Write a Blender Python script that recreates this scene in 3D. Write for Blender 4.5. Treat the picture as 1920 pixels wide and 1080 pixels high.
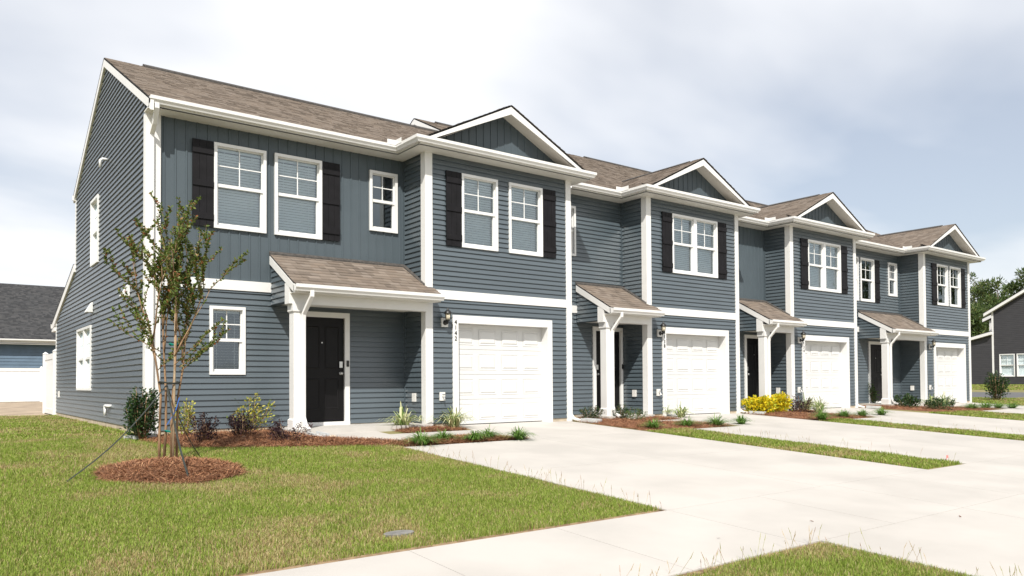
import bpy, math, random
import numpy as np
from mathutils import Vector, Matrix
random.seed(7); rng = np.random.default_rng(11)
for o in list(bpy.data.objects): bpy.data.objects.remove(o)
sc = bpy.context.scene
COL = sc.collection
# ------------------------------------------------------------------ camera
FPX, CY, YAW, PIT, ROL, H = 1444.5, 687.06, math.radians(52.794), math.radians(1.227), math.radians(-0.364), 0.88
_F = np.array([math.cos(YAW), math.sin(YAW), 0]); _R = np.array([math.sin(YAW), -math.cos(YAW), 0]); _U = np.array([0, 0, 1.])
CF = _F*math.cos(PIT)+_U*math.sin(PIT); _U2 = _U*math.cos(PIT)-_F*math.sin(PIT)
CR = _R*math.cos(ROL)+_U2*math.sin(ROL); CU = _U2*math.cos(ROL)-_R*math.sin(ROL)
CAM = np.array([0, 0, H])
cd = bpy.data.cameras.new('camera'); cam = bpy.data.objects.new('camera', cd); COL.objects.link(cam)
cam.matrix_world = Matrix(((CR[0], CU[0], -CF[0], 0), (CR[1], CU[1], -CF[1], 0), (CR[2], CU[2], -CF[2], H), (0, 0, 0, 1)))
cd.sensor_width = 36; cd.lens = FPX*36/1920; cd.shift_y = (CY-540)/1920; cd.clip_start = .05; cd.clip_end = 2000
sc.camera = cam
# ------------------------------------------------------------------ light
SUN = Vector((.58, .75, -1.0)).normalized()          # direction the light travels
elev = math.asin(-SUN.z); azim = math.atan2(-SUN.x, -SUN.y)   # towards the sun, from +Y clockwise
w = bpy.data.worlds.new('World'); sc.world = w; w.use_nodes = True
nt = w.node_tree; nt.nodes.clear()
def N(t, **k):
    n = nt.nodes.new(t)
    for a, b in k.items(): setattr(n, a, b)
    return n
out = N('ShaderNodeOutputWorld'); bg = N('ShaderNodeBackground'); sky = N('ShaderNodeTexSky')
sky.sky_type = 'NISHITA'; sky.sun_disc = False; sky.sun_elevation = elev; sky.sun_rotation = azim
sky.air_density = 1.0; sky.dust_density = 1.6; sky.ozone_density = 1.0
tc = N('ShaderNodeTexCoord'); sep = N('ShaderNodeSeparateXYZ'); nt.links.new(tc.outputs['Generated'], sep.inputs[0])
# cirrus: direction projected on a high plane, then fractal noise
zz = N('ShaderNodeMath', operation='ADD'); nt.links.new(sep.outputs['Z'], zz.inputs[0]); zz.inputs[1].default_value = .22
dx = N('ShaderNodeMath', operation='DIVIDE'); nt.links.new(sep.outputs['X'], dx.inputs[0]); nt.links.new(zz.outputs[0], dx.inputs[1])
dy = N('ShaderNodeMath', operation='DIVIDE'); nt.links.new(sep.outputs['Y'], dy.inputs[0]); nt.links.new(zz.outputs[0], dy.inputs[1])
cmb = N('ShaderNodeCombineXYZ'); nt.links.new(dx.outputs[0], cmb.inputs[0]); nt.links.new(dy.outputs[0], cmb.inputs[1])
mp = N('ShaderNodeMapping'); mp.inputs['Rotation'].default_value = (0, 0, math.radians(28)); mp.inputs['Scale'].default_value = (.75, 1.15, 1); mp.inputs['Location'].default_value = (.35, .2, 0)
nt.links.new(cmb.outputs[0], mp.inputs[0])
n1 = N('ShaderNodeTexNoise'); n1.inputs['Scale'].default_value = .85; n1.inputs['Detail'].default_value = 5; n1.inputs['Roughness'].default_value = .46; n1.inputs['Distortion'].default_value = .15
nt.links.new(mp.outputs[0], n1.inputs['Vector'])
rp = N('ShaderNodeValToRGB'); rp.color_ramp.elements[0].position = .36; rp.color_ramp.elements[0].color = (.36, .36, .36, 1); rp.color_ramp.elements[1].position = .56; rp.color_ramp.elements[1].color = (.96, .96, .96, 1)
nt.links.new(n1.outputs['Fac'], rp.inputs[0])
mix = N('ShaderNodeMix', data_type='RGBA'); nt.links.new(rp.outputs[0], mix.inputs['Factor'])
nt.links.new(sky.outputs[0], mix.inputs['A']); mix.inputs['B'].default_value = (8.75, 8.85, 9.1, 1)
nt.links.new(mix.outputs['Result'], bg.inputs[0]); bg.inputs[1].default_value = .1
nt.links.new(bg.outputs[0], out.inputs[0])
sl = bpy.data.lights.new('sun', 'SUN'); so = bpy.data.objects.new('sun', sl); COL.objects.link(so)
sl.energy = 5.0; sl.angle = math.radians(.53); sl.color = (1, .955, .88)
so.rotation_euler = SUN.to_track_quat('-Z', 'Y').to_euler()
sc.render.engine = 'CYCLES'
sc.view_settings.view_transform = 'Standard'; sc.view_settings.look = 'None'; sc.view_settings.gamma = 1; sc.view_settings.exposure = .28
sc.render.resolution_x, sc.render.resolution_y = 1024, 576

# ------------------------------------------------------------------ materials
MATS = {}
def mat(name, col, rough=.6, var=.0, vscale=8., bump=0., bscale=40., spec=.5, attr=None, col2=None, metal=0., stretch=None, trans=0.):
    m = bpy.data.materials.new(name); m.use_nodes = True; t = m.node_tree; b = t.nodes['Principled BSDF']
    b.inputs['Base Color'].default_value = (*col, 1); b.inputs['Roughness'].default_value = rough
    b.inputs['Specular IOR Level'].default_value = spec; b.inputs['Metallic'].default_value = metal
    tc = t.nodes.new('ShaderNodeTexCoord'); src = tc.outputs['Object']
    if stretch:
        mpn = t.nodes.new('ShaderNodeMapping'); mpn.inputs['Scale'].default_value = stretch; t.links.new(src, mpn.inputs[0]); src = mpn.outputs[0]
    if attr:
        a = t.nodes.new('ShaderNodeAttribute'); a.attribute_name = attr; t.links.new(a.outputs['Color'], b.inputs['Base Color'])
    elif var or col2:
        n = t.nodes.new('ShaderNodeTexNoise'); n.inputs['Scale'].default_value = vscale; n.inputs['Detail'].default_value = 5; t.links.new(src, n.inputs['Vector'])
        r = t.nodes.new('ShaderNodeValToRGB'); c2 = col2 or tuple(min(1, c*(1+var)) for c in col); c1 = col if col2 else tuple(c*(1-var) for c in col)
        r.color_ramp.elements[0].position = .36; r.color_ramp.elements[1].position = .64
        r.color_ramp.elements[0].color = (*c1, 1); r.color_ramp.elements[1].color = (*c2, 1)
        t.links.new(n.outputs['Fac'], r.inputs[0]); t.links.new(r.outputs[0], b.inputs['Base Color'])
    if bump:
        n2 = t.nodes.new('ShaderNodeTexNoise'); n2.inputs['Scale'].default_value = bscale; n2.inputs['Detail'].default_value = 4; t.links.new(src, n2.inputs['Vector'])
        bp = t.nodes.new('ShaderNodeBump'); bp.inputs['Strength'].default_value = bump; bp.inputs['Distance'].default_value = .01
        t.links.new(n2.outputs['Fac'], bp.inputs['Height']); t.links.new(bp.outputs[0], b.inputs['Normal'])
    if trans:
        tr = t.nodes.new('ShaderNodeBsdfTranslucent'); ms = t.nodes.new('ShaderNodeMixShader'); ms.inputs[0].default_value = trans
        lk = b.inputs['Base Color'].links
        if lk: t.links.new(lk[0].from_socket, tr.inputs[0])
        else: tr.inputs[0].default_value = (*col, 1)
        o = t.nodes['Material Output']; t.links.new(b.outputs[0], ms.inputs[1]); t.links.new(tr.outputs[0], ms.inputs[2]); t.links.new(ms.outputs[0], o.inputs[0])
    MATS[name] = m; return m
mat('siding', (.068, .088, .102), .34, .07, 1.3, .12, 60, .9, stretch=(1, 1, 6))
mat('batten', (.067, .087, .101), .5, .05, 1.5, .1, 60, .4)
mat('trim', (.68, .675, .66), .45, .02, 3, .04, 60)
mat('vinyl', (.70, .70, .69), .35, .02, 3)
mat('soffit', (.66, .65, .61), .55, .02, 4)
mat('gutter', (.70, .695, .68), .3, .02, 3)
mat('shutter', (.008, .0075, .009), .6, .2, 6, .2, 90, .2)
mat('door', (.005, .0045, .005), .45, .1, 5, .0, 40, .2)
mat('garage', (.60, .60, .59), .4, .02, 2, .05, 120)
mat('shingle', (.2, .17, .15), .9, attr='tint', bump=.5, bscale=150)
mat('ridge', (.055, .05, .046), .9, .3, 20)
mat('roofdark', (.03, .031, .034), .9, .35, 9, .5, 60)
mat('foundation', (.43, .36, .27), .9, .15, 6, .3, 30)
mat('metal', (.55, .55, .54), .3, .05, 5, metal=1.)
mat('black', (.012, .012, .012), .4, .1, 5)
mat('lampglass', (.75, .68, .52), .15, .05, 5)
mat('box', (.66, .65, .62), .5, .05, 5)
mat('slat', (.88, .90, .90), .5, .03, 5)
mat('room', (.04, .045, .05), .9, .2, 3)
mat('drywall', (.35, .35, .34), .9, .05, 3)
mat('concrete', (.43, .405, .375), .85, .07, .9, .15, 90)
mat('porchslab', (.45, .43, .40), .85, .06, 2, .15, 90)
mat('asphalt', (.10, .10, .102), .9, .15, 3, .3, 90)
mat('soil', (.31, .24, .17), .95, .3, 1.2, .4, 10)
mat('lawnbase', (.13, .14, .035), .95, col2=(.25, .195, .09), vscale=2.2, bump=.6, bscale=30)
mat('blade', (.1, .15, .03), .6, attr='tint', trans=.35, spec=.25)
mat('straw', (.3, .14, .06), .85, attr='tint')
mat('mulchbase', (.17, .07, .032), .95, .35, 9, .7, 45)
mat('leaf', (.06, .1, .02), .5, attr='tint', trans=.3, spec=.4)
mat('bark', (.25, .155, .085), .85, .35, 14, .3, 50, stretch=(1, 1, .3))
mat('stake', (.33, .25, .16), .85, .2, 12, .2, 50)
mat('pinebark', (.11, .075, .055), .9, .3, 4, .4, 20)
mat('strap', (.02, .024, .02), .7, .1, 10)
mat('tie', (.0, .16, .12), .5, .1, 10)
mat('ribbon', (.02, .09, .3), .5, .1, 10)
mat('flag', (.75, .2, .17), .5, .1, 10)
mat('charcoal', (.034, .033, .036), .6, .12, 2, .1, 60, stretch=(1, 1, 5))
mat('blueside', (.10, .15, .21), .55, .08, 2)
mat('paleside', (.5, .48, .45), .6, .05, 2)
mat('valve', (.17, .165, .155), .8, .2, 14, .3, 50)
mat('splash', (.42, .43, .43), .7, .1, 9, .2, 60)
mat('stone', (.55, .45, .35), .9, .25, 18, .4, 40)
mat('edgesoil', (.16, .10, .055), .95, col2=(.3, .21, .12), vscale=12, bump=.6, bscale=40)
def board_tone(name, amt=.06):
    t = MATS[name].node_tree; b = t.nodes['Principled BSDF']; src = b.inputs['Base Color'].links[0].from_socket
    oi = t.nodes.new('ShaderNodeObjectInfo'); mr = t.nodes.new('ShaderNodeMapRange'); mr.inputs['To Min'].default_value = 1-amt; mr.inputs['To Max'].default_value = 1+amt
    mx = t.nodes.new('ShaderNodeVectorMath'); mx.operation = 'SCALE'; t.links.new(oi.outputs['Random'], mr.inputs['Value']); t.links.new(src, mx.inputs[0]); t.links.new(mr.outputs[0], mx.inputs['Scale']); t.links.new(mx.outputs[0], b.inputs['Base Color'])
board_tone('siding'); board_tone('concrete', .025)
def glassmat():
    m = bpy.data.materials.new('glass'); m.use_nodes = True; t = m.node_tree; t.nodes.clear()
    o = t.nodes.new('ShaderNodeOutputMaterial'); tr = t.nodes.new('ShaderNodeBsdfTransparent'); g = t.nodes.new('ShaderNodeBsdfGlossy'); mx = t.nodes.new('ShaderNodeMixShader')
    tr.inputs[0].default_value = (.90, .95, .95, 1); g.inputs['Roughness'].default_value = .01; g.inputs[0].default_value = (.82, .93, 1, 1)
    fr = t.nodes.new('ShaderNodeFresnel'); fr.inputs[0].default_value = 1.75
    nz = t.nodes.new('ShaderNodeTexNoise'); nz.inputs['Scale'].default_value = 1.5; tcn = t.nodes.new('ShaderNodeTexCoord'); t.links.new(tcn.outputs['Object'], nz.inputs['Vector'])
    bp = t.nodes.new('ShaderNodeBump'); bp.inputs['Strength'].default_value = .04; bp.inputs['Distance'].default_value = .05; t.links.new(nz.outputs['Fac'], bp.inputs['Height']); t.links.new(bp.outputs[0], g.inputs['Normal'])
    ml = t.nodes.new('ShaderNodeMath'); ml.operation = 'MULTIPLY_ADD'; t.links.new(fr.outputs[0], ml.inputs[0]); ml.inputs[1].default_value = 1.1; ml.inputs[2].default_value = .07
    t.links.new(ml.outputs[0], mx.inputs[0]); t.links.new(tr.outputs[0], mx.inputs[1]); t.links.new(g.outputs[0], mx.inputs[2]); t.links.new(mx.outputs[0], o.inputs[0])
    MATS['glass'] = m
glassmat()

# ------------------------------------------------------------------ helpers
class MB:
    def __init__(s): s.v = []; s.f = []
    def poly(s, pts):
        i = len(s.v); s.v += [tuple(p) for p in pts]; s.f.append(tuple(range(i, i+len(pts))))
    def box(s, x0, x1, y0, y1, z0, z1):
        i = len(s.v)
        s.v += [(x0, y0, z0), (x1, y0, z0), (x1, y1, z0), (x0, y1, z0), (x0, y0, z1), (x1, y0, z1), (x1, y1, z1), (x0, y1, z1)]
        s.f += [(i, i+3, i+2, i+1), (i+4, i+5, i+6, i+7), (i, i+1, i+5, i+4), (i+1, i+2, i+6, i+5), (i+2, i+3, i+7, i+6), (i+3, i, i+4, i+7)]
        return s
    def hexa(s, p):                       # 8 points, bottom ring then top ring
        i = len(s.v); s.v += [tuple(q) for q in p]
        s.f += [(i, i+3, i+2, i+1), (i+4, i+5, i+6, i+7), (i, i+1, i+5, i+4), (i+1, i+2, i+6, i+5), (i+2, i+3, i+7, i+6), (i+3, i, i+4, i+7)]
    def sweep(s, prof, path, closed_prof=True):
        """prof: list of (a,b); path: list of (origin, avec, bvec)"""
        i = len(s.v); n = len(prof)
        for o, a, b in path:
            o = Vector(o); a = Vector(a); b = Vector(b)
            for p in prof: s.v.append(tuple(o+a*p[0]+b*p[1]))
        for k in range(len(path)-1):
            for j in range(n):
                j2 = (j+1) % n; s.f.append((i+k*n+j, i+k*n+j2, i+(k+1)*n+j2, i+(k+1)*n+j))
        s.f.append(tuple(i+j for j in range(n))[::-1]); s.f.append(tuple(i+(len(path)-1)*n+j for j in range(n)))
    def tube(s, pts, rad, n=6):
        pts = [Vector(p) for p in pts]; i0 = len(s.v)
        for k, p in enumerate(pts):
            d = (pts[min(k+1, len(pts)-1)]-pts[max(k-1, 0)]).normalized()
            a = d.cross(Vector((.31, .95, .05))); a = a.normalized() if a.length > 1e-3 else Vector((1, 0, 0)); b = d.cross(a)
            r = rad[k] if isinstance(rad, (list, tuple)) else rad
            for j in range(n):
                t = 2*math.pi*j/n; s.v.append(tuple(p+a*(r*math.cos(t))+b*(r*math.sin(t))))
        for k in range(len(pts)-1):
            for j in range(n):
                j2 = (j+1) % n; s.f.append((i0+k*n+j, i0+k*n+j2, i0+(k+1)*n+j2, i0+(k+1)*n+j))
        s.f.append(tuple(i0+j for j in range(n))[::-1]); s.f.append(tuple(i0+(len(pts)-1)*n+j for j in range(n)))
    def lathe(s, o, prof, n=12, axis='z'):
        i0 = len(s.v)
        for r, h in prof:
            for j in range(n):
                t = 2*math.pi*j/n; c, d = r*math.cos(t), r*math.sin(t)
                s.v.append((o[0]+c, o[1]+d, o[2]+h) if axis == 'z' else (o[0]+c, o[1]-h, o[2]+d))
        for k in range(len(prof)-1):
            for j in range(n):
                j2 = (j+1) % n; s.f.append((i0+k*n+j, i0+k*n+j2, i0+(k+1)*n+j2, i0+(k+1)*n+j))
        s.f.append(tuple(i0+(len(prof)-1)*n+j for j in range(n))); s.f.append(tuple(i0+j for j in range(n))[::-1])
def wloc(o):
    v = Vector((0, 0, 0))
    while o is not None: v += o.location; o = o.parent
    return v
def tag(o, label=None, cat=None, group=None, kind=None):
    if label: o['label'] = label
    if cat: o['category'] = cat
    if group: o['group'] = group
    if kind: o['kind'] = kind
    return o
def link(name, me, parent=None, loc=None):
    o = bpy.data.objects.new(name, me); COL.objects.link(o)
    if parent is not None: o.parent = parent
    if loc is not None: o.location = loc
    return o
def obj(name, mb, m, parent=None, smooth=False, kind=None, org=None):
    """world-space builder -> one mesh object; origin at the parent's origin (or org)"""
    off = wloc(parent) if parent is not None else Vector(org or (0, 0, 0))
    me = bpy.data.meshes.new(name)
    me.from_pydata([(x-off.x, y-off.y, z-off.z) for x, y, z in mb.v], [], mb.f); me.update()
    me.materials.append(MATS[m])
    if smooth: me.polygons.foreach_set('use_smooth', [True]*len(me.polygons))
    o = link(name, me, parent, None if parent is not None else off)
    if kind: o['kind'] = kind
    return o
def empty(name, loc, label, cat, group=None):
    o = bpy.data.objects.new(name, None); COL.objects.link(o); o.location = loc; o.empty_display_size = .2
    return tag(o, label, cat, group)
def npmesh(name, V, Fq, m, tint=None, parent=None, kind=None, org=(0, 0, 0)):
    """V (n,3), Fq (m,k) constant face size, tint per face (m,3)"""
    me = bpy.data.meshes.new(name); V = np.asarray(V, np.float32); Fq = np.asarray(Fq, np.int32); k = Fq.shape[1]
    off = np.array(wloc(parent) if parent is not None else org, np.float32)
    me.vertices.add(len(V)); me.vertices.foreach_set('co', (V-off).ravel())
    me.loops.add(Fq.size); me.loops.foreach_set('vertex_index', Fq.ravel())
    me.polygons.add(len(Fq)); me.polygons.foreach_set('loop_start', np.arange(len(Fq), dtype=np.int32)*k)
    try: me.polygons.foreach_set('loop_total', np.full(len(Fq), k, np.int32))
    except Exception: pass
    me.update(calc_edges=True); me.materials.append(MATS[m])
    if tint is not None:
        a = me.color_attributes.new('tint', 'FLOAT_COLOR', 'CORNER')
        c = np.ones((len(Fq), k, 4), np.float32); c[:, :, :3] = np.asarray(tint, np.float32)[:, None, :]
        a.data.foreach_set('color', c.ravel())
    o = link(name, me, parent, None if parent is not None else Vector(org))
    if kind: o['kind'] = kind
    return o
def pnoise(x, y, s=1., seed=0):          # cheap smooth value noise for colour patches
    x = np.asarray(x)*s+seed*17.3; y = np.asarray(y)*s-seed*9.1
    return (np.sin(x*1.7+1.3*np.sin(y*1.1+seed))+np.sin(y*2.3+1.7*np.sin(x*.9))+np.sin((x+y)*1.3+2.1*np.sin((x-y)*.7)))/6+.5

# ------------------------------------------------------------------ terrain
YB, Y1 = 13.2, 14.07                         # garage-front plane, recessed wall plane
def sstep(a, b, x): t = np.clip((x-a)/(b-a), 0, 1); return t*t*(3-2*t)
def gz(x, y):
    x = np.asarray(x, float); y = np.asarray(y, float)
    z = -.055*np.clip(YB-y, 0, 14.5) - .0*x
    return z + .48*sstep(34, 60, x) + .02*sstep(13, 16, y)
def ray(px, py):
    return CF+CR*(px-960)/FPX-CU*(py-CY)/FPX
def ground_at(px, py):
    d = ray(px, py); t = 5.
    for _ in range(60): p = CAM+d*t; t += (p[2]-float(gz(p[0], p[1])))/(-d[2]+.055*d[1])*.8
    p = CAM+d*t; return p[0], p[1], float(gz(p[0], p[1]))
def grid_sheet(name, xs, ys, dz, m, kind='structure'):
    X, Y = np.meshgrid(xs, ys, indexing='ij'); Z = gz(X, Y)+dz
    V = np.stack([X, Y, Z], -1).reshape(-1, 3); n = len(ys); i = np.arange(len(xs)-1)[:, None]*n+np.arange(n-1)[None]
    Fq = np.stack([i, i+n, i+n+1, i+1], -1).reshape(-1, 4)
    o = npmesh(name, V, Fq, m); o['kind'] = kind; return o
xs = np.concatenate([np.linspace(-400, -12, 20), np.linspace(-10, 70, 81), np.linspace(75, 500, 20)])
ys = np.concatenate([np.linspace(-300, -3, 20), np.linspace(-2, 50, 105), np.linspace(55, 500, 20)])
grid_sheet('ground', xs, ys, 0, 'lawnbase')
def slab(name, x0, x1, y0, y1, m='concrete', parent=None, top=.014, th=.12, kind=None):
    mb = MB()
    zz = [float(gz(x, y)) for x, y in ((x0, y0), (x1, y0), (x1, y1), (x0, y1))]
    mb.hexa([(x0, y0, zz[0]-th), (x1, y0, zz[1]-th), (x1, y1, zz[2]-th), (x0, y1, zz[3]-th), (x0, y0, zz[0]+top), (x1, y0, zz[1]+top), (x1, y1, zz[2]+top), (x0, y1, zz[3]+top)])
    return obj(name, mb, m, parent, kind=kind)
G = .006
def paved(name, rects, m='concrete'):
    root = None
    for r in rects:
        x0, x1, y0, y1, nx, ny = r
        for i in range(nx):
            for j in range(ny):
                a = x0+(x1-x0)*i/nx; b = x0+(x1-x0)*(i+1)/nx; c = y0+(y1-y0)*j/ny; d = y0+(y1-y0)*(j+1)/ny
                o = slab(name if root is None else 'slab', a+G/2, b-G/2, c+G/2, d-G/2, m, root)
                if root is None: root = o; o['kind'] = 'structure'
    return root
# (unit left wall, bump left, bump right)
UN = [(2.95, 7.89, 11.67), (11.67, 14.25, 17.87), (17.87, 20.42, 24.07), (24.07, 28.78, 32.55)]
DRV = [(6.0, 8.5, 11.62), (12.9, 14.72, 17.86), (19.05, 20.9, 24.05), (26.9, 29.4, 32.5)]   # pad left, garage strip left, right
SWF, SWN = 5.30, 3.74                          # sidewalk far / near edge
for i, (pl, gl, r) in enumerate(DRV):
    paved('driveway', [(gl, r, 10.75, 13.36, 1, 1), (pl, r, 8.0, 10.75, 2, 1), (pl, r, SWF, 8.0, 2, 1), (pl+.2, r+.1, 0.9, SWN, 2, 1)])
sw = [(-7.5+1.5*k) for k in range(36)]
paved('sidewalk', [(sw[0], sw[-1], SWN, SWF, len(sw)-1, 1)])
paved('garden_path', [(6.65, 8.5-G, 11.55, 12.42, 1, 1), (5.25, 6.65, 11.55, 13.0, 1, 1)])
for k in (1, 2, 3):
    bl = UN[k][1]; pl, gl, r = DRV[k]
    px0 = UN[k][0]+1.0 if k < 3 else 26.2
    paved('garden_path', [(bl-.75, gl-G, 11.75, 12.45, 1, 1), (px0+.5, bl-.75, 11.75, 13.0, 1, 1)])
grid_sheet('road', np.linspace(-60, 120, 60), np.linspace(-7.5, .45, 8), .004, 'asphalt')
grid_sheet('cross_road', np.linspace(38.5, 45.5, 6), np.linspace(.6, 120, 60), .006, 'asphalt')
k_ = MB(); k_.box(-60, 38, .46, .62, -.95, -.56); obj('kerb', k_, 'concrete', kind='structure')
slab('pavement', 46.6, 48.4, .6, 110, top=.03, kind='structure')
slab('pavement', 35.2, 36.8, SWF, 110, top=.03, kind='structure')
dm = grid_sheet('bare_soil', np.linspace(-60, 8, 40), np.linspace(28.2, 49, 30), .006, 'soil')
grid_sheet('bare_soil', np.linspace(-60, 2.88, 40), np.linspace(24.6, 28.2, 6), .006, 'soil')

# ------------------------------------------------------------------ building pieces
EXP = .1016
class Wall:
    """vertical plane: origin (x,y), unit direction u, outward normal n"""
    def __init__(s, o, u, n): s.o = o; s.u = u; s.n = n
    def p(s, a, d, z): return (s.o[0]+s.u[0]*a+s.n[0]*d, s.o[1]+s.u[1]*a+s.n[1]*d, z)
    def box(s, mb, a0, a1, d0, d1, z0, z1):
        mb.hexa([s.p(a0, d1, z0), s.p(a1, d1, z0), s.p(a1, d0, z0), s.p(a0, d0, z0), s.p(a0, d1, z1), s.p(a1, d1, z1), s.p(a1, d0, z1), s.p(a0, d0, z1)])
def rect_cells(a0, a1, z0, z1, holes):
    A = sorted({a0, a1, *[min(max(h[k], a0), a1) for h in holes for k in (0, 1)]}); Z = sorted({z0, z1, *[min(max(h[k], z0), z1) for h in holes for k in (2, 3)]})
    for i in range(len(A)-1):
        for j in range(len(Z)-1):
            ca, cz = (A[i]+A[i+1])/2, (Z[j]+Z[j+1])/2
            if not any(h[0] < ca < h[1] and h[2] < cz < h[3] for h in holes): yield A[i], A[i+1], Z[j], Z[j+1]
def backing(w, a0, a1, z0, z1, holes, name, m, parent):
    mb = MB()
    for b in rect_cells(a0, a1, z0, z1, holes):
        mb.poly([w.p(b[0], 0, b[2]), w.p(b[1], 0, b[2]), w.p(b[1], 0, b[3]), w.p(b[0], 0, b[3])])
    for h in holes:                       # reveals
        if h[0] < a0-.01 or h[1] > a1+.01: continue
        for (p, q) in (((h[0], h[2]), (h[0], h[3])), ((h[1], h[2]), (h[1], h[3])), ((h[0], h[3]), (h[1], h[3])), ((h[0], h[2]), (h[1], h[2]))):
            mb.poly([w.p(p[0], 0, p[1]), w.p(q[0], 0, q[1]), w.p(q[0], -.1, q[1]), w.p(p[0], -.1, p[1])])
    return obj(name, mb, m, parent)
BOARD = {}
def board_mesh(f0, f1):
    key = (round(f0, 3), round(f1, 3))
    if key not in BOARD:
        n0, n1 = .029-.024*f0, .029-.024*f1; h = (f1-f0)*EXP
        me = bpy.data.meshes.new('siding_board')
        # x = along, y = outward, z = up; a lip at the bottom
        prof = [(0, 0), (n0, 0), (n0, .006), (n1, h), (0, h)]
        v = [(x, p[0], p[1]) for x in (0, 1) for p in prof]; n = 5
        me.from_pydata(v, [], [tuple(range(n))[::-1], tuple(range(n, 2*n))]+[(j, (j+1) % n, n+(j+1) % n, n+j) for j in range(n)]); me.update()
        me.materials.append(MATS['siding']); BOARD[key] = me
    return BOARD[key]
def courses(w, a0, a1, z0, z1, holes, slope=None):
    """(a0,a1,z,f0,f1) of every visible lap board; slope(z)->(amin,amax) clips gables"""
    res = []; k = 0
    while True:
        zb = z0+k*EXP; k += 1
        if zb >= z1-.004: break
        zt = min(zb+EXP, z1)
        lo, hi = a0, a1
        if slope:
            s = slope((zb+zt)/2); lo, hi = max(lo, s[0]), min(hi, s[1])
            if hi-lo < .05: continue
        zs = sorted({zb, zt, *[h[j] for h in holes for j in (2, 3) if zb+.004 < h[j] < zt-.004]})
        for q0, q1 in zip(zs[:-1], zs[1:]):
            m = (q0+q1)/2; cuts = sorted([(h[0], h[1]) for h in holes if h[2] < m < h[3]]); cur = lo
            for c0, c1 in cuts+[(hi, hi)]:
                if c0-cur > .012 and cur < hi: res.append((cur, min(c0, hi), q0, (q0-zb)/EXP, (q1-zb)/EXP))
                cur = max(cur, c1)
    return res
def lay_boards(w, specs, parent, single):
    """single=True: each board an object sharing mesh data; else one joined part"""
    ang = math.atan2(w.u[1], w.u[0]); off = wloc(parent)
    flip = (w.u[0]*w.n[1]-w.u[1]*w.n[0]) < 0        # local +y must be outward
    if single:
        for a0, a1, z, f0, f1 in specs:
            o = bpy.data.objects.new('siding_board', board_mesh(f0, f1)); COL.objects.link(o); o.parent = parent
            if flip: p = w.p(a1, 0, z); o.rotation_euler = (0, 0, ang+math.pi)
            else: p = w.p(a0, 0, z); o.rotation_euler = (0, 0, ang)
            o.location = Vector(p)-off; o.scale = (a1-a0, 1, 1)
    elif specs:
        mb = MB()
        for a0, a1, z, f0, f1 in specs:
            n0, n1 = .029-.024*f0, .029-.024*f1; h = (f1-f0)*EXP
            P = [(0, 0), (n0, 0), (n0, .006), (n1, h), (0, h)]; i = len(mb.v)
            for a in (a0, a1): mb.v += [w.p(a, q[0], z+q[1]) for q in P]
            mb.f += [tuple(i+j for j in range(5)), tuple(i+5+j for j in range(5))]+[(i+j, i+(j+1) % 5, i+5+(j+1) % 5, i+5+j) for j in range(5)]
        obj('siding', mb, 'siding', parent, kind='stuff')
def battens(w, a0, a1, z0, z1, holes, parent, top=None, step=.183):
    k = 0; a = a0+.06
    while a < a1-.02:
        t = min(z1, top(a)) if top else z1
        segs = [(z0, t)]
        for h in holes:
            if h[0]-.01 < a < h[1]+.01:
                segs = [s for q in segs for s in ((q[0], min(q[1], h[2])), (max(q[0], h[3]), q[1])) if s[1]-s[0] > .03]
        for q in segs:
            if q[1]-q[0] < .03: continue
            mb = MB(); i = 0
            P = [(-.017, 0), (-.011, .013), (.011, .013), (.017, 0)]
            for z in q: mb.v += [w.p(a+x, d, z) for x, d in P]
            mb.f += [(0, 1, 5, 4), (1, 2, 6, 5), (2, 3, 7, 6), (0, 3, 2, 1), (4, 5, 6, 7)]
            obj('batten', mb, 'batten', parent)
        a += step
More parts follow.
